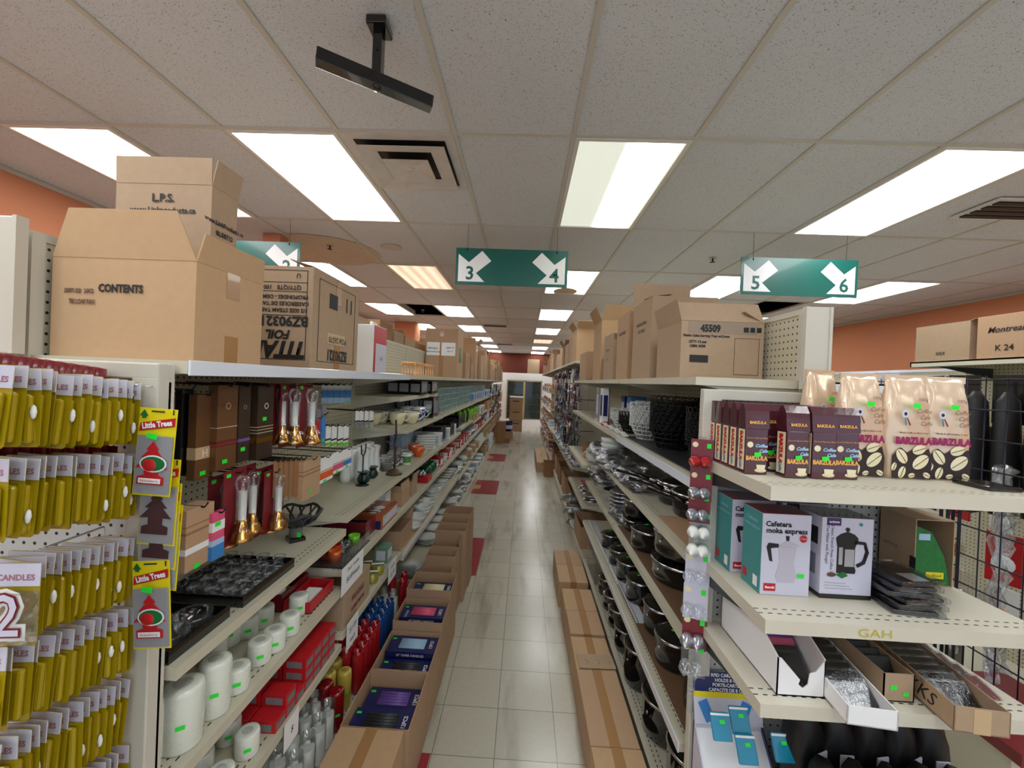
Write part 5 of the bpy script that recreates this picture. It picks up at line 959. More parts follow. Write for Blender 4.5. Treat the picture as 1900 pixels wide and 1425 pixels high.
t = thing('cardboard_pad', 'brown hardboard lining the lower pot shelf', 'liner', (.66, 1.53, .5308)); q = MB(); q.box(0, .32, 0, 1.15, 0, .003, 'hb'); q.build('sheet', t)
t = thing('cardboard_pad', 'brown cardboard sheet under the saucepans', 'liner', (.65, 1.6, 1.2208)); q = MB(); q.box(0, .3, 0, .3, 0, .0, 'card') if False else q.box(0, .12, 0, .35, 0, .0015, 'card'); q.build('sheet', t)
PT = [(.79, 1.97, .919, .142, .085, 'A', 'bottom of the front pot pair'), (.79, 1.97, .919+.118, .135, .1, 'B', 'top of the front pot pair'), (.74, 2.33, .919, .1, .1, 'C', 'single pot beside the front pair'), (.765, 2.62, .919, .1, .06, 'D', 'bottom of the second pot pair'), (.765, 2.62, .919+.095, .1, .09, 'E', 'top of the second pot pair'),
      (.8, 1.66, .534, .105, .15, 'F', 'tall pot at the near end of the lower pot shelf'), (.77, 1.95, .534, .1, .12, 'G', 'second pot on the lower pot shelf'), (.79, 2.2, .534, .1, .13, 'G2', 'third pot on the lower pot shelf'), (.76, 2.5, .534, .09, .12, 'H', 'fourth pot on the lower pot shelf'), (.76, 2.76, .531, .09, .1, 'H', 'fifth pot on the lower pot shelf'), (.75, 3.0, .531, .08, .1, 'H', 'sixth pot on the lower pot shelf'), (.75, 3.3, .531, .08, .09, 'H', 'seventh pot on the lower pot shelf'),
      (.78, 1.68, ZD, .13, .2, 'I', 'largest pot on the deck at the near end'), (.77, 2.0, ZD, .13, .17, 'J', 'second large pot on the deck'), (.75, 2.33, ZD, .12, .2, 'K', 'third large pot on the deck with green stickers'), (.74, 2.62, ZD, .1, .13, 'L', 'fourth pot on the deck'), (.74, 2.86, ZD, .09, .12, 'L', 'fifth pot on the deck'), (.74, 3.08, ZD, .085, .1, 'L', 'sixth pot on the deck'), (.75, 3.3, ZD, .09, .12, 'L', 'seventh pot on the deck')]
for x, y, z, r, h, key, lab in PT: put('pot'+key+str(r), pot(r, h, key), (x, y, z), .35, 'black pot with steel rim, '+lab, 'black pots with steel rims')
for k in range(6): put('lid', lidplate, (.76, 3.0+.0*k, .9155+.028*k), 0, 'steel pot lid in the pot shelf stack, %s up' % ORDW[k], 'steel pot lids'); 
for k in range(5): put('spot', one('steel_pot', 'pot', lambda q: q.lathe([(0, 0), (.07, 0), (.075, .01), (.078, .09), (.082, .092), (.07, .09), (0, .01)], 'metal', 24)), (.74+.12*(k % 2), 3.25+.14*k*.9, .9155), 0, 'small stainless pot past the black pots, %s the camera' % ORD[k], 'stainless pots')
for k in range(5): put('lidbag%d' % (k % 3), clump('l', 'wrap', 20+k % 3), (.72, 2.82+.05*k if k < 1 else 3.5+.12*(k-2), .9155+(.0 if k < 1 else .1)), k, 'film wrapped lid on the pot shelf, %s' % ORDW[k], 'wrapped pot lids')
# loose white shelf rail pieces and plastic boxes
for k, (y0, y1, z) in enumerate(((3.0, 3.9, .5308), (2.25, 2.95, .5308))): t = thing('spare_rail', 'spare white shelf strip on the lower pot shelf, %s' % ['far', 'near'][k], 'strip', (.665, y0, z)); q = MB(); q.box(0, .06, 0, y1-y0, 0, .004, 'rail'); q.box(0, .004, 0, y1-y0, .004, .018, 'rail'); q.build('strip', t)
carton('clear plastic storage boxes bundle on the floor level deck', (.78, 3.62, ZD), .26, .4, .2, 'film')
# third right bay
for k in range(5): put('enb', bowl(.1, .05), (.74, 4.1+.0*k, 1.0505+.02*k), 0, 'white enamel bowl with brown box behind, %s up' % ORDW[k], 'white enamel bowls')
carton('brown flat box stack on the third right bay shelf', (.82, 4.6, 1.0505), .24, .3, .12, 'card4')
for k in range(6): put('woodpl', one('wooden_plate', 'plate', lambda q: q.lathe([(0, 0), (.06, 0), (.09, .01), (.088, .013), (0, .006)], 'wood', 20)), (.74, 4.32, 1.0505+.011*k), 0, 'wooden plate on the third right bay shelf, %s up' % ORDW[k], 'wooden plates')
carton('dark red box above the wooden plates', (.84, 4.1, 1.0505+0), .12, .3, .16, 'dkred')
for k in range(8): put('lidflat', lidplate, (.73+.03*(k % 2), 4.15+.22*(k//3), .6605+.027*(k % 3)), 0, 'steel lid on the low third bay shelf, %s' % ORDW[k], 'steel pot lids')
put('redgr', one('red_grater', 'tray', lambda q: q.box(-.08, .08, -.08, .08, 0, .02, 'pink', .003)), (.8, 4.85, .6605), 0, 'red plastic basket on the low third bay shelf')
carton('cardboard box on the deck of the third right bay', (.78, 4.4, ZD), .3, .5, .22, 'card', 0, True)
for k in range(5): put('lidbag%d' % (k % 3), clump('l', 'wrap', 20+k % 3), (.66, 4.8+.16*k, .17+.1*(k % 3)), k, 'crumpled plastic bag of wares spilling at the deck edge, %s' % ORDW[k], 'plastic bags at the deck edge')
# hanging utensils in the far bays
def ut(kind, m_, m2):
    def f():
        t = thing('hanging_utensil', '', 'utensil')
        q = MB(); q.box(-.001, .001, -.025, .025, -.26, 0, 'film' if kind != 3 else m2) if kind != 0 else q.tube([(0, 0, 0), (0, 0, -.2)], .004, 'metal', 5); q.build('hang_card' if kind else 'shaft', t)
        q = MB()
        if kind == 0: q.lathe([(0, -.02), (.03, -.012), (.035, .0), (.03, .002), (0, -.012)], m_, 12, (0, 0, -.21))
        elif kind == 1: q.tube([(-.004, 0, -.03), (-.006, .0, -.13)], .009, m_, 6)
        elif kind == 2: q.box(-.008, -.002, -.018, .018, -.2, -.05, m_, .002)
        else: q.lathe([(0, -.03), (.022, -.02), (.022, .02), (0, .03)], m_, 12, (-.012, 0, -.1), sq=.9)
        q.build('head', t); return t
    return f
UT = [(0, 'metal', ''), (1, 'gblack', ''), (1, 'navy', ''), (2, 'metal', ''), (2, 'dmetal', ''), (3, 'silver', 'dkred'), (2, 'blue', ''), (3, 'clear', 'white'), (1, 'dkred', ''), (1, 'dgrey', ''), (2, 'dgrey', ''), (3, 'dgreen', 'gblack'), (0, 'gblack', '')]
UN = ['steel ladle', 'black handled tool', 'navy handled tool', 'steel blade', 'dark blade', 'silver gadget on wine red card', 'blue tool', 'clear gadget on white card', 'red handled tool', 'charcoal handled tool', 'charcoal spatula', 'dark green gadget on black card', 'black ladle']
ur = random.Random(9); rows_ = ['top', 'second', 'third', 'fourth', 'fifth', 'sixth']; cnt = {}
for r in range(6):
    for k in range(52):
        y = 5.2+.071*k; z = 2.04-.22*r; g = ur.randrange(13); x = RX+.03+ur.uniform(0, .12)
        c_ = cnt[(r, g)] = cnt.get((r, g), -1)+1
        put('ut%d' % g, ut(*UT[g]), (x, y, z+ur.uniform(-.02, .02)), ur.uniform(-.5, .5), '%s, %s hanging row, %s the camera of its kind' % (UN[g], rows_[r], ORD[min(c_, 19)]), 'kitchen tools hanging in the far right bays', rot=(0, ur.uniform(-.12, .12), ur.uniform(-.6, .6)))
for r in range(6):
    for k in range(3, 6): q = MB(); q.tube([(.1, .001, 0), (.1, 1.218, 0)], .006, 'dmetal', 6); q.tube([(.1, .6, 0), (.38, .6, 0)], .005, 'dmetal', 6); q.build('hanging_bar', BAYS[('right', k)], (0, 0, 2.05-.22*r))
for k in range(14): x = .72; put('lidbag%d' % (k % 3), clump('l', 'wrap', 20+k % 3), (x, 5.3+.25*k, .7805), k*2., 'film wrapped bundle below the hanging tools, %s the camera' % ORD[k], 'wrapped bundles below the tools'); put('spot', None, (x+.12, 5.4+.25*k, .7805), 0, 'small stainless pot below the hanging tools, %s the camera' % ORD[k], 'stainless pots')
for k in range(5): carton('brown box on the deck under the hanging tools, %s the camera' % ORD[k], (.8, 5.5+.75*k, ZD), .3, .5, .3, ['card4', 'card'][k % 2], 0, True)
for k in range(7, 11):
    for l, z in enumerate(RSH[k]):
        for i, kd in enumerate(['bx1', 'redb', 'clr', 'bx2', 'bx3', 'cups'][:6]):
            key, bld, wd, dz, mx, adj = KINDS[['bx2', 'fjar', 'bx1', 'fjar', 'redb', 'bx3'][(i+l) % 6]] if ['bx2', 'fjar', 'bx1', 'fjar', 'redb', 'bx3'][(i+l) % 6] in KINDS else ('oilb', one('oil_bottle', 'bottle', lambda q: q.lathe([(0, 0), (.035, 0), (.036, .14), (.014, .18), (.014, .21), (0, .21)], mat('amber liquid', S(200, 120, 30), .15, coat=.5), 14)), .1, .1, 1, 'amber bottle')
            put(key, bld, (RX+.1, RY[k]+.12+.19*i, z+.0005), 0, '%s, %s shelf, %s right bay, %s the camera' % (adj, names[l], ORDW[k], ORD[i]), 'wares on the far right gondola')
# ================================================================ right end cap
EX0, EX1, EY = .628, 1.40, 1.47
t = thing('endcap_shelving', 'beige end cap shelving with coffee bags and wallets', 'shelf', (EX0, EY, 0)); W = EX1-EX0
q = MB(); q.box(.05, W-.05, .0, .006, .1, 1.79, 'pegy'); q.build('back_panel', t)
for x in (.032, W-.032): q = MB(); q.box(x-.032, x+.032, -.02, .012, 0, 1.795, 'post', .003); q.build('post', t)
q = MB(); q.box(0, W, -.02, .012, 1.79, 1.827, 'post', .004); q.build('top_rail', t)
EZ = (1.58, 1.234, 1.011, .39)
def eshelf(z, y0, x0=.03, x1=None):
    x1 = W+.0 if x1 is None else x1
    q = MB(); q.box(0, x1-x0, 0, -(y0-EY)-.01, -.004, 0, 'shy'); q.box(0, x1-x0, 0, .004, -.036, -.004, 'shy'); q.box(0, .004, .004, EY-y0-.01, -.036, -.004, 'shy'); q.box(x1-x0-.004, x1-x0, .004, EY-y0-.01, -.036, -.004, 'shy')
    s = q.build('shelf', t, (x0, y0-EY, z))
    for x in (.012, x1-x0-.014): q = MB(); q.prism([(EY-y0-.01, -.036), (.06, -.036), (EY-y0-.01, -.09)], 'x', x, x+.003, 'dgrey'); q.build('bracket', s)
for z, y0 in zip(EZ, (1.08, 1.078, 1.083, 1.12)): eshelf(z, y0, .022, W-.02)
q = MB(); q.box(.03, W, -.35, 0, 0, .1, 'steel'); q.build('base', t)
text('GAH', .03, (.3, 1.077-EY, EZ[1]-.02), '-y', mat('yellow crayon', S(190, 175, 60), .7), t, 'crayon_mark', sx=1.4)
# plum coffee bricks
def brick():
    t = thing('coffee_brick', '', 'coffee pack'); w_, d_, h_ = .066, .046, .137; q = MB(); q.box(-w_/2, w_/2, -d_/2, d_/2, 0, h_, 'plum', .004); q.build('foil_pack', t)
    q = MB(); q.prism([(-d_/2, h_-.002), (d_/2, h_-.002), (d_/2-.006, h_+.05), (.006, h_+.07), (-.006, h_+.07), (-d_/2+.006, h_+.05)], 'x', -w_/2-.002, w_/2+.002, 'plum'); q.build('crimped_top', t)
    q = MB(); q.box(-w_/2-.0012, -w_/2, -.016, .016, .012, h_-.006, 'cream'); q.build('side_label', t); text('BARZULA', .02, (-w_/2-.002, 0, h_*.6), '-x', 'red', t, roll=-pi/2, bold=.0012); text('Caffe', .014, (-w_/2-.002, 0, .03), '-x', 'bluep', t, roll=-pi/2, bold=.0006)
    text('BARZULA', .0165, (0, -d_/2-.001, .048), '-y', mat('gold print', S(230, 170, 80), .4), t, bold=.0011, sx=.86); text('Coffee', .013, (.012, -d_/2-.001, .085), '-y', 'ltblue', t, shear=.3, bold=.0005); text('Cafe', .013, (.018, -d_/2-.001, .07), '-y', 'ltblue', t, shear=.3, bold=.0005)
    text('Gourmet Espresso Blend', .006, (0, -d_/2-.001, .108), '-y', MATS['gold print'], t); text('BARZULA', .011, (0, -d_/2-.0005, h_+.016), '-y', MATS['gold print'], t, bold=.0005).rotation_euler[0] = pi/2-R(7)
    q = MB(); q.lathe([(0, .001), (.009, 0)], 'cream', 14, X=Matrix.Translation((-.02, -d_/2-.0012, .088)) @ Matrix.Rotation(pi/2, 4, 'X')); q.build('medallion', t)
    q = MB(); q.lathe([(0, .001), (.017, 0)], 'cream', 16, X=Matrix.Translation((.012, -d_/2-.0012, .013)) @ Matrix.Rotation(pi/2, 4, 'X') @ Matrix.Diagonal((1, .35, 1, 1))); q.prism([(.002, .012), (.022, .012), (.025, .03), (-.001, .03)], 'y', -d_/2-.003, -d_/2-.001, 'cream'); q.build('cup_picture', t)
    sticker(t, (.002, -d_/2-.002, .06), '-y', .02, .012, .1); return t
Z = EZ[0]+.0005
bp = [(1400, 876, 0), (1380, 876, 0), (1362, 874, 0), (1345, 872, 0), (1332, 870, 0), (1472, 886, 0), (1528, 888, .0), (1570, 886, 0), (1440, 868, 0), (1505, 870, 0)]
ys = {0: 1.265}
lb = ['fifth', 'fourth', 'third', 'second', 'leftmost']
pos = [(.815, 1.27), (.775, 1.31), (.742, 1.34), (.712, 1.37), (.682, 1.40), (.93, 1.235), (1.012, 1.22), (1.085, 1.235), (.862, 1.35), (.95, 1.35)]
pos = [(.83, 1.262), (.80, 1.325), (.773, 1.388), (.70, 1.40), (.73, 1.27), (.917, 1.235), (.995, 1.222), (1.07, 1.235), (.86, 1.36), (.945, 1.36)]
P5 = [onz(px, 880, Z).x for px in (1400,)]
bl = ['facing the camera in the left group', 'behind the front one of the left group', 'deep in the left group', 'at the back left corner', 'left of the front facing one', 'centre left, showing its cup picture', 'third from the right, near the shelf edge', 'rightmost beside the golden bags', 'back row behind the left group', 'back row behind the centre pack']
# left group: a file of packs seen by their narrow side labels
file_ = [(.656, 1.246), (.656, 1.296), (.657, 1.346), (.657, 1.396), (.658, 1.443)]
for n, (x, y) in enumerate(file_): put('brick', brick, (x+.034, y, Z), 0, 'plum foil coffee pack in the left file, %s the camera' % ORD[n], 'plum foil coffee packs')
for n, (x, y, l) in enumerate(((.788, 1.218, 'centre left, standing slightly turned'), (.87, 1.224, 'centre right near the shelf edge'), (.942, 1.235, 'rightmost beside the golden bags'))): put('brick', brick, (x, y, Z), [.08, -.05, -.04][n], 'plum foil coffee pack '+l, 'plum foil coffee packs')
for n, (x, y) in enumerate(((.76, 1.3), (.83, 1.3), (.90, 1.3), (.76, 1.37), (.83, 1.37), (.90, 1.37), (.8, 1.43))): put('brick', brick, (x, y, Z+(.015 if n < 7 else 0)*0), 0, 'plum foil coffee pack in the rear row, %s from the left' % ORDW[n], 'plum foil coffee packs')
def bag():
    t = thing('coffee_bag', '', 'coffee bag'); q = MB(); i = q.mi('goldfoil'); rr = random.Random(2); H = .29; NZ = 18; NA = 24; R_ = []
    for a in range(NZ+1):
        v = a/NZ; z = H*v; w_ = .062+.012*sin(pi*min(1, v*1.15)); d_ = .036*(1-v**3.5)+.0012; ring = []
        if v > .93: w_ = .064
        for k in range(NA):
            u = 2*pi*k/NA; cx_, cy_ = cos(u), sin(u); ex = math.copysign(abs(cx_)**.55, cx_)*w_; ey = math.copysign(abs(cy_)**.7, cy_)*d_
            cr = .0028*sin(17*v+5*u)*(.2+v)*(1 if v < .95 else .3)+.004*sin(31*v*ex*9+u*2)*v*(v < .9); ring.append(q.bm.verts.new((ex, ey+cr, z)))
        R_.append(ring)
    for a in range(NZ):
        for k in range(NA): q.face([R_[a][k], R_[a][(k+1) % NA], R_[a+1][(k+1) % NA], R_[a+1][k]], i, True)
    q.face(R_[0][::-1], i); q.face(R_[-1], i); q.build('foil_bag', t)
    q = MB(); P = [(-.058, .003), (.058, .003), (.06, .055), (.05, .088), (.03, .076), (.01, .09), (-.015, .074), (-.035, .088), (-.06, .065)]; q.prism(P, 'y', -.0405, -.0385, mat('dark coffee print', S(44, 32, 30), .4)); q.build('printed_band', t)
    for k, (x, z, a, s) in enumerate(((-.032, .064, -.9, 1.75), (.026, .05, .6, 2.1), (-.03, .02, 1.2, 1.3), (.02, .084, .3, 1.6), (.0, .012, .2, .8), (.046, .014, -.4, .9), (-.055, .035, 1.2, .9))):
        X = Matrix.Translation((x, -.041, z)) @ Matrix.Rotation(pi/2, 4, 'X') @ Matrix.Rotation(a, 4, 'Z'); q = MB(); q.lathe([(0, .0014), (.013*s, .0)], 'cream', 16, X=X @ Matrix.Diagonal((1, .62, 1, 1))); q.box(-.012*s, .012*s, -.0006, .0006, .0012, .002, MATS['dark coffee print'], X=X); q.build('bean_picture', t)
    text('BARZULA', .0265, (.0, -.0425, .107), '-y', mat('magenta print', S(150, 20, 90), .4), t, bold=.0016, sx=.95)
    text('Miscela di caffe torrefatto in grani', .0065, (0, -.043, .13), '-y', 'inkb', t, bold=.0002)
    for k, s in enumerate(('Coffee', 'Cafe', 'Caffe')): text(s, .017, (.028+.004*k, -.0425, .19-.017*k), '-y', 'inkb', t, shear=.35)
    text('1000g', .012, (.03, -.036, .222), '-y', 'inkb', t)
    q = MB(); q.lathe([(0, .001), (.011, 0)], 'header', 16, X=Matrix.Translation((-.028, -.0425, .182)) @ Matrix.Rotation(pi/2, 4, 'X')); q.lathe([(0, .002), (.005, .001)], 'ink', 8, X=Matrix.Translation((-.028, -.0425, .182)) @ Matrix.Rotation(pi/2, 4, 'X')); q.build('medallion', t)
    q = MB(); q.prism([(-.03, .172), (-.026, .172), (-.022, .152), (-.026, .15)], 'y', -.0425, -.0415, 'teal'); q.prism([(-.024, .172), (-.02, .17), (-.01, .152), (-.014, .15)], 'y', -.0425, -.0415, 'dkred'); q.build('ribbon_picture', t)
    q = MB(); q.box(-.064, .064, -.004, .004, .272, .29, 'goldfoil'); q.build('sealed_top', t)
    sticker(t, (.004, -.045, .205), '-y', .024, .013, -.1); return t
for n, (x, y, rz, l) in enumerate(((1.05, 1.3, .05, 'left one behind the plum packs'), (1.182, 1.295, 0, 'middle one'), (1.305, 1.305, -.08, 'rightmost, with a slanted top corner'), (1.0, 1.4, .3, 'crumpled one in the back row'))):
    put('bag', bag, (x-.015, y, Z), rz, 'champagne gold foil coffee bag, '+l, 'gold foil coffee bags', scale=(.95, .9, 1.08) if n < 3 else (.95, .9, 1.12))
carton('black flat tray right of the gold bags', (1.32, 1.2, Z), .09, .1, .012, 'gblack')
# second shelf: moka and french press boxes
Z = EZ[1]+.0005
def moka():
    t = thing('product_box', '', 'box'); w_, d_, h_ = .14, .1, .237; q = MB(); q.box(-w_/2, w_/2, -d_/2, d_/2, 0, h_, 'header', .0015); q.build('carton', t)
    q = MB(); q.box(-w_/2-.0012, -w_/2, -d_/2, d_/2, .001, h_-.001, 'teal'); q.build('side_panel', t); q = MB(); q.box(-w_/2, w_/2, -d_/2+.0, d_/2, h_, h_+.001, 'dkred'); q.build('top_panel', t)
    text('Cafetera', .021, (-.024, -d_/2-.001, h_-.03), '-y', 'ink', t, bold=.0007); text('moka express', .021, (-.0, -d_/2-.001, h_-.049), '-y', 'ink', t, bold=.0007)
    text('Cafetera', .016, (-w_/2-.002, -.0, h_-.03), '-x', 'ltblue', t); text('moka express', .014, (-w_/2-.002, -.0, h_-.05), '-x', 'ltblue', t)
    q = MB(); q.box(-.06, -.026, -d_/2-.001, -d_/2, .012, .034, 'red'); q.build('logo_label', t); text('Benobi', .0095, (-.043, -d_/2-.002, .023), '-y', 'white', t, bold=.0004)
    q = MB(); q.box(-w_/2-.002, -w_/2-.001, .02, .042, .02, .045, 'red'); q.box(-w_/2-.002, -w_/2-.001, -.036, -.015, .015, .045, 'white'); q.build('side_marks', t)
    gp = mat('pale pot picture', S(190, 186, 200), .4); q = MB()
    q.prism([(-.022, .04), (.026, .04), (.03, .055), (.025, .088), (.022, .095), (.03, .142), (-.022, .142), (-.018, .095), (-.02, .088), (-.028, .055)], 'y', -d_/2-.0015, -d_/2, gp); q.prism([(-.022, .142), (.04, .146), (.003, .162)], 'y', -d_/2-.0016, -d_/2, gp); q.build('pot_picture', t)
    q = MB(); q.prism([(-.022, .15), (-.05, .152), (-.056, .14), (-.046, .1), (-.038, .098), (-.044, .137), (-.022, .14)], 'y', -d_/2-.0018, -d_/2, 'ink'); q.prism([(0, .16), (.007, .16), (.008, .174), (-.002, .174)], 'y', -d_/2-.0018, -d_/2, 'ink'); q.build('handle_picture', t)
    q = MB(); q.lathe([(0, .001), (.011, 0)], 'red', 18, X=Matrix.Translation((.048, -d_/2-.001, .168)) @ Matrix.Rotation(pi/2, 4, 'X')); q.build('round_badge', t); text('9 TAZAS', .005, (.048, -d_/2-.0025, .168), '-y', 'white', t)
    sticker(t, (.044, -d_/2-.0015, .06), '-y', .02, .012); return t
def press():
    t = thing('product_box', '', 'box'); w_, d_, h_ = .146, .1, .235; q = MB(); q.box(-w_/2, w_/2, -d_/2, d_/2, .012, h_, 'header', .0015); q.build('carton', t); q = MB(); q.box(-w_/2-.0005, w_/2+.0005, -d_/2-.0005, d_/2+.0005, 0, .012, 'gblack'); q.build('base_band', t); q = MB(); q.box(-w_/2, w_/2, -d_/2+.001, d_/2, h_, h_+.001, 'gblack'); q.build('top_panel', t); y = -d_/2
    q = MB(); q.prism([(-.028, .075), (.024, .075), (.026, .085), (.022, .095), (.022, .15), (.03, .172), (.03, .178), (.02, .188), (.0, .196), (-.02, .188), (-.032, .178), (-.032, .172), (-.028, .15)], 'y', y-.0014, y, 'ink'); q.lathe([(0, .002), (.006, .001)], 'ink', 12, X=Matrix.Translation((-.001, y-.001, .202)) @ Matrix.Rotation(pi/2, 4, 'X')); q.build('press_picture', t)
    q = MB(); q.box(-.024, -.013, y-.002, y-.0013, .1, .15, 'silver'); q.box(-.007, .02, y-.002, y-.0013, .095, .145, 'silver'); q.build('glass_picture', t)
    q = MB(); q.tube([(.022, y-.001, .166), (.048, y-.001, .164), (.056, y-.001, .14), (.046, y-.001, .108), (.028, y-.001, .098)], .005, M['ink'], 6); q.build('handle_picture', t)
    text('Classic French Press Coffee /', .0115, (-.043, y-.001, .145), '-y', 'navy', t, roll=-pi/2); text('Tea Maker with Plunger', .0115, (-.057, y-.001, .155), '-y', 'navy', t, roll=-pi/2)
    q = MB(); q.box(-.06, -.02, y-.001, y, .212, .234, mat('violet logo', S(70, 40, 100), .4)); q.build('logo_label', t); text('actione', .0095, (-.04, y-.002, .223), '-y', 'white', t, bold=.0003)
    q = MB(); q.lathe([(0, .002), (.013, .001)], 'inkb', 14, X=Matrix.Translation((-.042, y-.001, .07)) @ Matrix.Rotation(pi/2, 4, 'X') @ Matrix.Diagonal((1, .5, 1, 1))); q.prism([(-.03, .07), (-.008, .08), (.005, .068), (-.012, .06)], 'y', y-.0016, y, 'leaf'); q.lathe([(0, .002), (.005, .001)], 'teal', 10, X=Matrix.Translation((.036, y-.001, .218)) @ Matrix.Rotation(pi/2, 4, 'X')); q.build('tea_picture', t)
    for k in range(3): q = MB(); q.box(-.06, .0+.01*k, y-.001, y, .045-.008*k, .0465-.008*k, 'silver'); q.build('small_print', t)
    q = MB(); q.box(-w_/2-.001, -w_/2, -.035, .035, .15, .2, 'ink'); q.box(-w_/2-.001, -w_/2, -.03, .03, .06, .12, 'silver'); q.build('side_picture', t); return t
put('moka', moka, (.78, 1.262, Z), 0, 'white and teal moka coffee maker box, front one on the second shelf', 'moka coffee maker boxes'); put('moka', moka, (.762, 1.40, Z), 0, 'white and teal moka coffee maker box, standing behind to the left', 'moka coffee maker boxes')
put('press', press, (.953, 1.262, Z), 0, 'black and white french press box with coffee press picture', 'french press boxes'); put('press', press, (.925, 1.40, Z), 0, 'black topped french press box in the back row', 'french press boxes')
t = thing('cardboard_box', 'cardboard box lying on its side holding green packets', 'box', (1.31, 1.39, Z)); q = MB(); w_, d_, h_ = .12, .13, .21
for a in ((-w_/2, w_/2, -d_/2, d_/2, 0, .003), (-w_/2, w_/2, -d_/2, d_/2, h_-.003, h_), (-w_/2, -w_/2+.003, -d_/2, d_/2, .003, h_-.003), (w_/2-.003, w_/2, -d_/2, d_/2, .003, h_-.003), (-w_/2, w_/2, d_/2-.003, d_/2, .003, h_-.003)): q.box(*a, 'card3')
q.build('body', t); text('ARTICLE', .014, (-w_/2-.001, .02, .1), '-x', 'inkb', t); q = MB(); q.box(-w_/2-.001, -w_/2, -.07, -.05, .04, .09, 'ink'); q.build('barcode', t)
for k in range(5):
    t = thing('green_packet', 'green leafy printed packet in the cardboard box, %s from the front' % ORDW[k], 'packet', (1.31, 1.33+.02*k, Z+.0035), 0, 'green leafy packets'); q = MB(); q.prism([(-.055, 0), (.056, 0), (.036, .09), (-.005, .165), (-.055, .185)], 'y', 0, .01, 'leaf'); q.build('packet_body', t)
    if k == 0: q = MB(); q.box(-.02, .035, -.002, 0, .02, .04, 'yellow', .0008); q.build('yellow_label', t); text('Mixed', .012, (.012, -.003, .03), '-y', 'leaf', t)
    q = MB(); q.box(-.045, -.01, -.001, .0, .14, .16, 'ltblue'); q.build('blue_corner', t)
for k in range(6):
    t = thing('film_packet', 'black item in clear film, %s from the bottom of the pile' % ORDW[k], 'packet', (1.098+.008*(k % 3), 1.215+.005*k, Z+.014*k), .12*((k % 3)-1), 'black items in clear film'); q = MB(); q.box(-.055, .055, -.075, .06, .001, .012, 'gblack', .003); q.build('black_pouch', t); q = MB(); q.box(-.065, .068, -.082, .066, .0, .015, 'film', .003); q.build('film_bag', t)
    if k % 2: q = MB(); q.box(-.03, .02, -.078, -.03, .0152, .016, 'silver'); q.build('paper_label', t)
t = thing('shelf_tray', 'dark flat tray hanging under the coffee shelf', 'tray', (.86, 1.25, EZ[0]-.045)); q = MB(); q.box(-.12, .1, -.06, .15, 0, .006, 'gblack'); q.build('plate', t)
# third shelf: boxes of wallets
Z = EZ[2]+.0005
def bin_(label, x, y0, y1, w2, hf, hb, m_, rz=0, notch=False, z=Z, tilt=0):
    t = thing('display_bin', label, 'box', (x, y0, z), rz); L = y1-y0; q = MB(); th = .003
    q.box(-w2/2, w2/2, 0, L, 0, th, m_); 
    if notch: q.prism([(-w2/2, 0), (w2/2, 0), (w2/2, hf+.03), (w2*.3, hf-.005), (w2*.18, hf-.01), (w2*.15, hf*.45), (w2*.05, hf*.3), (-.05*w2, hf*.45), (-.02*w2, hf*.62), (-w2*.42, hf+.028), (-w2/2, hf+.03)], 'y', 0, th, m_)
    else: q.box(-w2/2, w2/2, 0, th, 0, hf, m_)
    q.box(-w2/2, w2/2, L-th, L, 0, hb, m_); h1 = hf+.03 if notch else hf
    for s in (-1, 1): q.prism([(0, 0), (L, 0), (L, hb), (L*.35, hb if notch else hf+(hb-hf)*.3), (0, h1)], 'x', s*w2/2-(th if s > 0 else 0), s*w2/2+(th if s < 0 else 0), m_)
    q.build('body', t); 
    if tilt: t.rotation_euler[0] = tilt
    return t
def wallet(m_, label, c, w2=.1, h2=.075, lean=50, film=True, group='wallets in the display bins', rz=0, key=''):
    def f():
        t = thing('wallet', '', 'wallet'); q = MB(); q.box(-w2/2, w2/2, 0, .012, 0, h2, m_, .003); q.build('cover', t)
        if film: q = MB(); q.box(-w2/2-.004, w2/2+.004, -.001, .014, -.002, h2+.006, 'film', .002); q.build('film_bag', t)
        return t
    return put('wal'+m_+str(w2)+str(h2)+str(film), f, c, 0, label, group, rot=(R(-lean), 0, rz))
t = bin_('white cardboard bin with finger notch holding coloured wallets', .775, 1.118, 1.43, .126, .072, .15, 'white', 0, True)
t = bin_('low white cardboard bin tilted over the shelf edge', .882, 1.02, 1.36, .112, .047, .06, 'white', -.11, z=Z+.006)
t = bin_('brown cardboard bin with two green price stickers', 1.034, 1.121, 1.43, .08, .075, .09, 'card3', 0); sticker(t, (-.015, -.001, .038), '-y', .016, .012); sticker(t, (.018, -.001, .022), '-y', .016, .01)
t = bin_('large brown cardboard bin with scribbled side leaning over the edge', 1.14, 1.02, 1.38, .118, .062, .07, 'card3', -.12, z=Z+.006); q = MB(); q.box(-.018, .018, -.001, 0, .0, .06, 'tan'); q.build('tape', t); text('KKS', .05, (-.0605, .1, .03), '-x', 'ink', t, 'scribble', shear=.4)
for k, (m_, adj) in enumerate((('gblack', 'black'), ('black', 'dull black'), ('pink', 'magenta'), ('purple', 'violet'), ('oran', 'orange'), ('red', 'red front'), ('red', 'red middle'), ('red', 'red rear'))):
    wallet(m_, '%s wallet in the notched white bin' % adj, (.775, 1.14+.017*k, Z+.012+.012*k), .1, .08, 48, k < 3)
for k in range(9): wallet('gblack', 'black wallet in film in the low tilted bin, %s from the front' % ORDW[k], (.888+.0035*k, 1.06+.03*k, Z+.016+.003*k), .098, .07, 55)
for k in range(7): wallet('black', 'dull black purse in the stickered brown bin, %s from the front' % ORDW[k], (1.034, 1.15+.034*k, Z+.006), .066, .085, 30, False)
for k in range(9): wallet('gblack', 'black wallet in film in the large scribbled bin, %s from the front' % ORDW[k], (1.146+.0035*k, 1.06+.03*k, Z+.018+.002*k), .1, .075, 50)
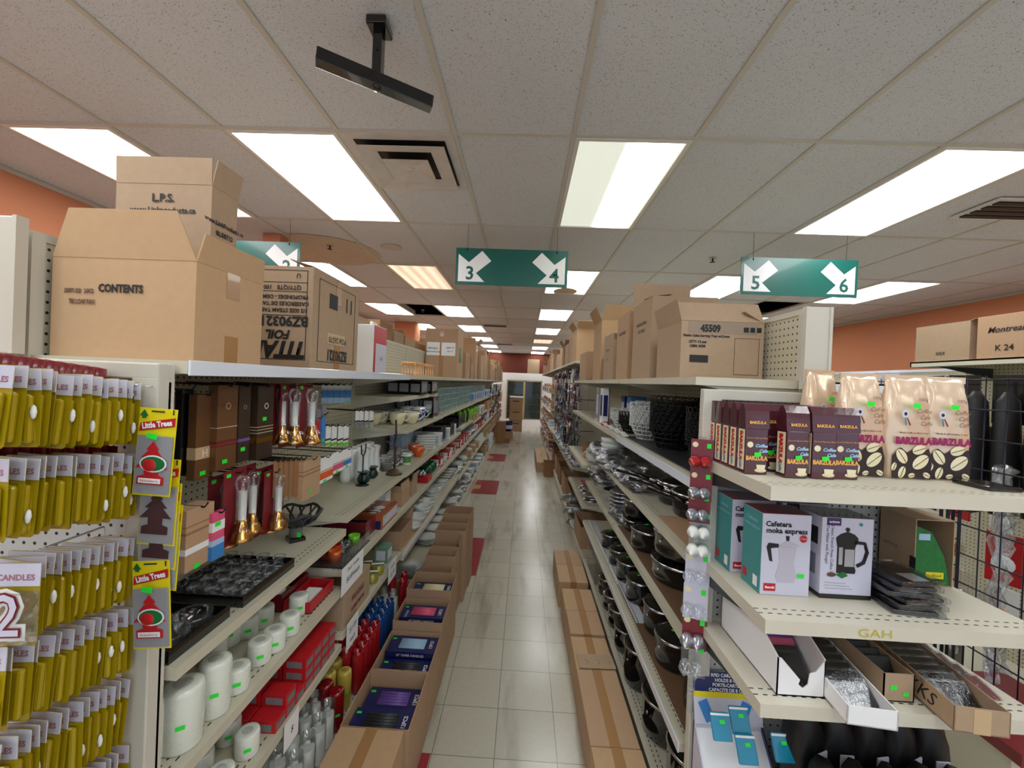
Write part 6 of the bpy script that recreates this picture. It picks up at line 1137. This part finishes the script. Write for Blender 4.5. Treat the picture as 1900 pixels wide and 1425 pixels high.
for k in range(4): wallet('dkb' if k else 'dkred', 'dark maroon wallet at the right end of the shelf, %s' % ORDW[k], (1.3, 1.15+.05*k, Z+.003), .07, .07, 75, True)
# lower shelf: rfid display, black bags
Z = EZ[3]+.0005
t = thing('counter_display', 'blue and white card holder display stand with printed header', 'display', (.748, 1.36, .552)); t.scale = (1.15, 1.15, 1.15); q = MB(); X = Matrix.Rotation(R(-14), 4, 'X')
q.box(-.1, .1, .02, .024, .12, .26, 'header', X=X); q.box(-.1, .1, .0195, .02, .205, .26, 'navy', X=X); q.box(-.1, .1, .0195, .02, .19, .205, 'yellow', X=X); q.build('header_card', t)
q = MB(); q.box(-.1, .1, -.06, .06, -.14, -.136, 'header'); q.box(-.1, .1, .055, .06, -.14, .12, 'header'); q.prism([(-.06, -.14), (.06, -.14), (.06, .12), (-.06, -.02)], 'x', -.1, -.097, 'header'); q.prism([(-.06, -.14), (.06, -.14), (.06, .12), (-.06, -.02)], 'x', .097, .1, 'navy'); q.prism([(-.058, -.03), (.055, .09), (.055, .094), (-.058, -.026)], 'x', -.097, .097, 'white'); q.build('tray_body', t)
for k, s in enumerate(('RFID CARD HOLDER', 'HOLDS 8 CARDS', 'PORTE-CARTE RFID', 'CAPACITE DE 8 CARTES')): o = text(s, .0125, tuple(X @ Vector((.012, .018, .25-.013*k))), '-y', 'white', t, bold=.0003); o.rotation_euler[0] = pi/2-R(14)
for k, (x, a) in enumerate(((-.065, -.4), (.045, .45))): q = MB(); q.box(-.014, .014, .0, .002, -.028, .028, 'bluep', X=X @ Matrix.Translation((x, .017, .155)) @ Matrix.Rotation(a, 4, 'Y')); q.build('holder_picture', t)
q = MB(); q.box(-.1012, -.1, -.03, -.01, -.09, -.03, 'bluep'); q.build('side_picture', t)
def holder():
    t = thing('card_holder', '', 'card holder'); q = MB(); q.box(-.03, .03, -.006, .006, 0, .075, mat('turquoise case', S(30, 140, 175), .2, coat=.4), .004); q.build('case', t); q = MB(); q.box(-.03, .03, -.0065, -.006, .066, .072, 'white'); q.build('window_strip', t); sticker(t, (.004, -.007, .05), '-y', .016, .01); return t
for k, (x, y, z) in enumerate([tuple(ony(px, py, y)) for px, py, y in ((1342, 1376, 1.31), (1377, 1364, 1.33), (1458, 1416, 1.30), (1390, 1420, 1.28))]): put('hold', holder, (x, y, z), 0, 'turquoise card holder in the blue and white display, %s' % ['left', 'upper middle', 'right', 'lowest'][k], 'turquoise card holders', rot=(R(-30), 0, 0))
def bbag():
    t = thing('black_bag', '', 'bag'); q = MB(); tt = bmesh.new(); bmesh.ops.create_icosphere(tt, subdivisions=3, radius=1)
    for v in tt.verts: c_ = v.co; s = 1+.08*sin(5*c_.x+3*c_.z)+.06*sin(9*c_.y+4*c_.z); v.co = Vector((math.copysign(abs(c_.x)**.6, c_.x)*.06*s, math.copysign(abs(c_.y)**.7, c_.y)*.05, max(-.95, math.copysign(abs(c_.z)**.6, c_.z))*.13*s+.12))
    q.add(tt, q.mi('black'), None, True); tt.free(); q.build('bag_body', t); 
    q = MB(); q.box(-.02, .02, -.064, -.06, .14, .19, 'header'); q.build('tag', t); return t
for k in range(10): put('bbag', bbag, (.94+.095*(k % 5), 1.22+.12*(k//5), Z), .2*(k % 3), 'black fabric bag on the lowest end shelf, %s row, %s from the left' % (['front', 'back'][k//5], ORDW[k % 5]), 'black fabric bags', scale=(1, 1, 1.75 if k//5 else 1.4))
# clip strips with light bulbs on the post left of the end cap
def bulbcard(m_, mb_, n=2):
    def f():
        t = thing('bulb_pack', '', 'bulb pack'); q = MB(); q.box(-.026, .026, 0, .001, -.08, 0, m_); q.build('backing_card', t); q = MB(); q.lathe([(0, .001), (.007, 0)], 'cream', 12, X=Matrix.Translation((-.016, -.0006, -.014)) @ Matrix.Rotation(pi/2, 4, 'X')); q.build('round_mark', t)
        for s in range(n): q = MB(); q.lathe([(0, 0), (.013, 0), (.0145, .018), (.007, .024), (.005, .032), (0, .042)], mb_, 14, X=Matrix.Translation((-.014+.024*s, -.0, -.054)) @ Matrix.Rotation(R(100), 4, 'X') @ Matrix.Rotation(R(-12), 4, 'Y')); q.build('bulb', t)
        sticker(t, (.016, -.001, -.016), '-y', .01, .012); return t
    return f
for k, (px, py, m_, mb_, lab) in enumerate(((1296, 815, 'dkred', 'redglass', 'wine red pack of clear red bulbs, topmost on the strip'), (1294, 872, 'dkred', 'silver', 'wine red pack of silver bulbs, second on the strip'), (1291, 912, 'dkred', 'silver', 'wine red pack of silver bulbs, third on the strip'), (1293, 945, 'film', 'wax', 'clear pack of white tea lights, upper'), (1291, 978, 'film', 'wax', 'clear pack of white tea lights, lower'), (1288, 1022, 'header', 'clear', 'blue and white pack of clear bulbs, upper'), (1284, 1084, 'header', 'clear', 'blue and white pack of clear bulbs, lower'), (1282, 1140, 'dkred', 'silver', 'red pack of silver bulbs near the bottom'), (1280, 1190, 'film', 'clear', 'lowest clear bulb pack on the strip'))):
    p = ony(px, py, 1.43); put('bc'+m_+mb_, bulbcard(m_, mb_), (p.x+.014, 1.43, p.z), 0, lab, 'bulb packs on the clip strip', scale=1.35 if k < 5 else 1.5, rot=(0, 0, R(-18)))
t = thing('clip_strip', 'clear plastic clip strip hanging on the end cap post', 'strip', (.624, 1.436, 1.2)); q = MB(); q.box(-.012, .012, 0, .001, -.5, .46, 'film'); q.build('strip', t)
# ================================================================ next gondola on the right with its high shelf, wire grids
t = thing('shelving_bay', 'far right shelving with a high top shelf and hanging black goods', 'shelf', (2.8, 1.2, 0)); q = MB(); q.box(.4, .42, 0, 1.87, 0, 2.08, 'pegx'); q.build('back_panel', t); q = MB(); q.box(0, .44, 0, 1.87, 2.075, 2.085, 'steel'); q.box(0, .004, 0, 1.87, 2.05, 2.085, 'steel'); q.box(0, .44, 1.86, 1.87, 2.05, 2.085, 'steel'); q.build('top_shelf', t); q = MB(); q.box(0, .4, 0, 1.87, .1, .16, 'steel'); q.build('base_deck', t)
for k in range(3): q = MB(); q.prism([(.4, 2.05), (.03, 2.05), (.4, 1.98)], 'y', .3+.7*k, .305+.7*k, 'dgrey'); q.build('bracket', t)
carton('plain brown cardboard box, left one on the high right shelf', (2.965, 2.87, 2.0855), .3, .36, .25, 'card3', 0, True, [('f', .03, 70)], '', [('XXX', .03, 0, .05, '-x')]); carton('brown cardboard box with black scribbles on the high right shelf', (2.965, 2.5, 2.0855), .3, .3, .26, 'card', 0, False, [], '', [('Montreal', .05, .0, .17, '-x', {'sh': .3}), ('K 24', .05, 0, .06, '-x')])
carton('tall pale cardboard box at the right edge of the high shelf', (2.965, 2.12, 2.0855), .3, .34, .44, 'card2', 0)
t = thing('pegboard_wall', 'cream pegboard wall panels behind the coffee shelf', 'pegboard', (4.4, 3.3, 0)); q = MB(); q.box(0, .02, 0, 6, 0, 2.13, 'pegx'); q.build('panel', t); q = MB(); q.box(-.02, .04, -.01, .01, 0, 2.15, 'post'); q.box(-.01, .03, 0, 6, 2.12, 2.15, 'rail'); q.build('post', t)
for k in range(5): put('gpkc', one('hanging_carton', 'packet', lambda q: q.box(-.03, .03, -.06, .06, 0, .24, 'header', .002)), (4.368, 5.0+.17*k, 1.86), 0, 'grey white hanging card on the far pegboard, %s' % ORDW[k], 'grey white cards on the far pegboard')
def grid(label, x, y0, y1, z0, z1):
    t = thing('wire_grid', label, 'grid panel', (x, y0, 0)); q = MB(); L = y1-y0
    for u in (0, .035, L-.035, L): q.tube([(0, u, z0), (0, u, z1)], .008, 'wire', 6)
    n = int((z1-z0)/.15); q.build('upright', t)
    for k in range(n+1): z = z0+.02+k*(z1-z0-.04)/n; q = MB(); q.tube([(0, 0, z), (0, L, z)], .004, 'wire', 5); q.build('cross_wire', t)
    for k in range(1, 6): q = MB(); q.tube([(0, L*k/6, z0), (0, L*k/6, z1)], .003, 'wire', 5); q.build('vertical_wire', t)
    return t
grid('dark wire grid panel at the right edge, nearer the camera', 2.25, 1.7, 2.25, .0, 1.95); grid('dark wire grid panel behind the coffee shelf', 2.45, 2.35, 3.0, .0, 1.95)
hr = random.Random(4)
def hp(m_, m2, h2=.28, w2=.14):
    def f():
        t = thing('hanging_pack', '', 'packet'); q = MB(); q.box(-.006, .006, -w2/2, w2/2, -h2, 0, m_, .002); q.build('card', t); q = MB(); q.lathe([(0, -.012), (w2*.3, -.008), (w2*.34, 0)], m2, 14, X=Matrix.Translation((-.006, 0, -h2*.6)) @ Matrix.Rotation(pi/2, 4, 'Y')); q.build('blister', t); return t
    return f
hk = [('white', 'oran', 'white and orange'), ('gblack', 'dgrey', 'black'), ('film', 'silver', 'clear'), ('red', 'white', 'red'), ('navy', 'yellow', 'navy blue'), ('gblack', 'metal', 'black and chrome'), ('film', 'gold', 'clear and gold')]
for r in range(6):
    for k in range(7):
        g = (r*3+k*2+hr.randrange(2)) % 7; a, b_, adj = hk[g]
        if r < 2 and k > 3: g = 1; a, b_, adj = hk[1]
        put('hp%d' % g, hp(a, b_), (2.72+hr.uniform(-.03, .03), 1.55+.21*k, 1.98-.3*r), 0, '%s pack hanging behind the wire grid, row %s, %s the camera' % (adj, ORDW[r], ORD[k]), 'packs hanging behind the grid', rot=(0, 0, hr.uniform(-.5, .5)))
for k in range(4):
    put('blkg', one('black_garment', 'bag', lambda q: q.lathe([(0, 0), (.07, .02), (.08, .3), (.06, .62), (.02, .68), (0, .68)], 'black', 12, sq=.5)), (2.42+.09*k, 2.42-.07*k, 1.2), 0, 'long black bag hanging behind the gold coffee bags, %s from the left' % ORDW[k], 'long black bags')
put('hpbig', hp('white', 'oran', .42, .26), (2.62, 2.08, 1.9), 0, 'large white pack with orange swirl and navy base behind the wire grid', rot=(0, 0, -.5))
q = MB(); q.box(-.0075, -.0065, -.13, .13, -.42, -.32, 'navy'); q.build('navy_base', PROTO['hpbig'])
rr = random.Random(8)
for k in range(4):
    t = thing('plastic_garland', 'strand of crumpled clear plastic hanging beside the wire grid, %s' % ORDW[k], 'plastic strand', (2.36+.05*k, 2.06+.05*k, 1.5), 0, 'clear plastic strands'); q = MB(); q.tube([(rr.uniform(-.03, .03), rr.uniform(-.03, .03), -.08*j) for j in range(14)], [rr.uniform(.008, .035) for j in range(14)], 'film', 6); q.build('strand', t)
t = thing('red_box', 'dark red flat box low at the right edge', 'box', (2.3, 1.9, .0)); q = MB(); q.box(-.3, .2, -.25, .25, .4, .45, 'dkred'); q.box(-.28, .18, -.2, .2, 0, .4, 'steel'); q.build('body', t)
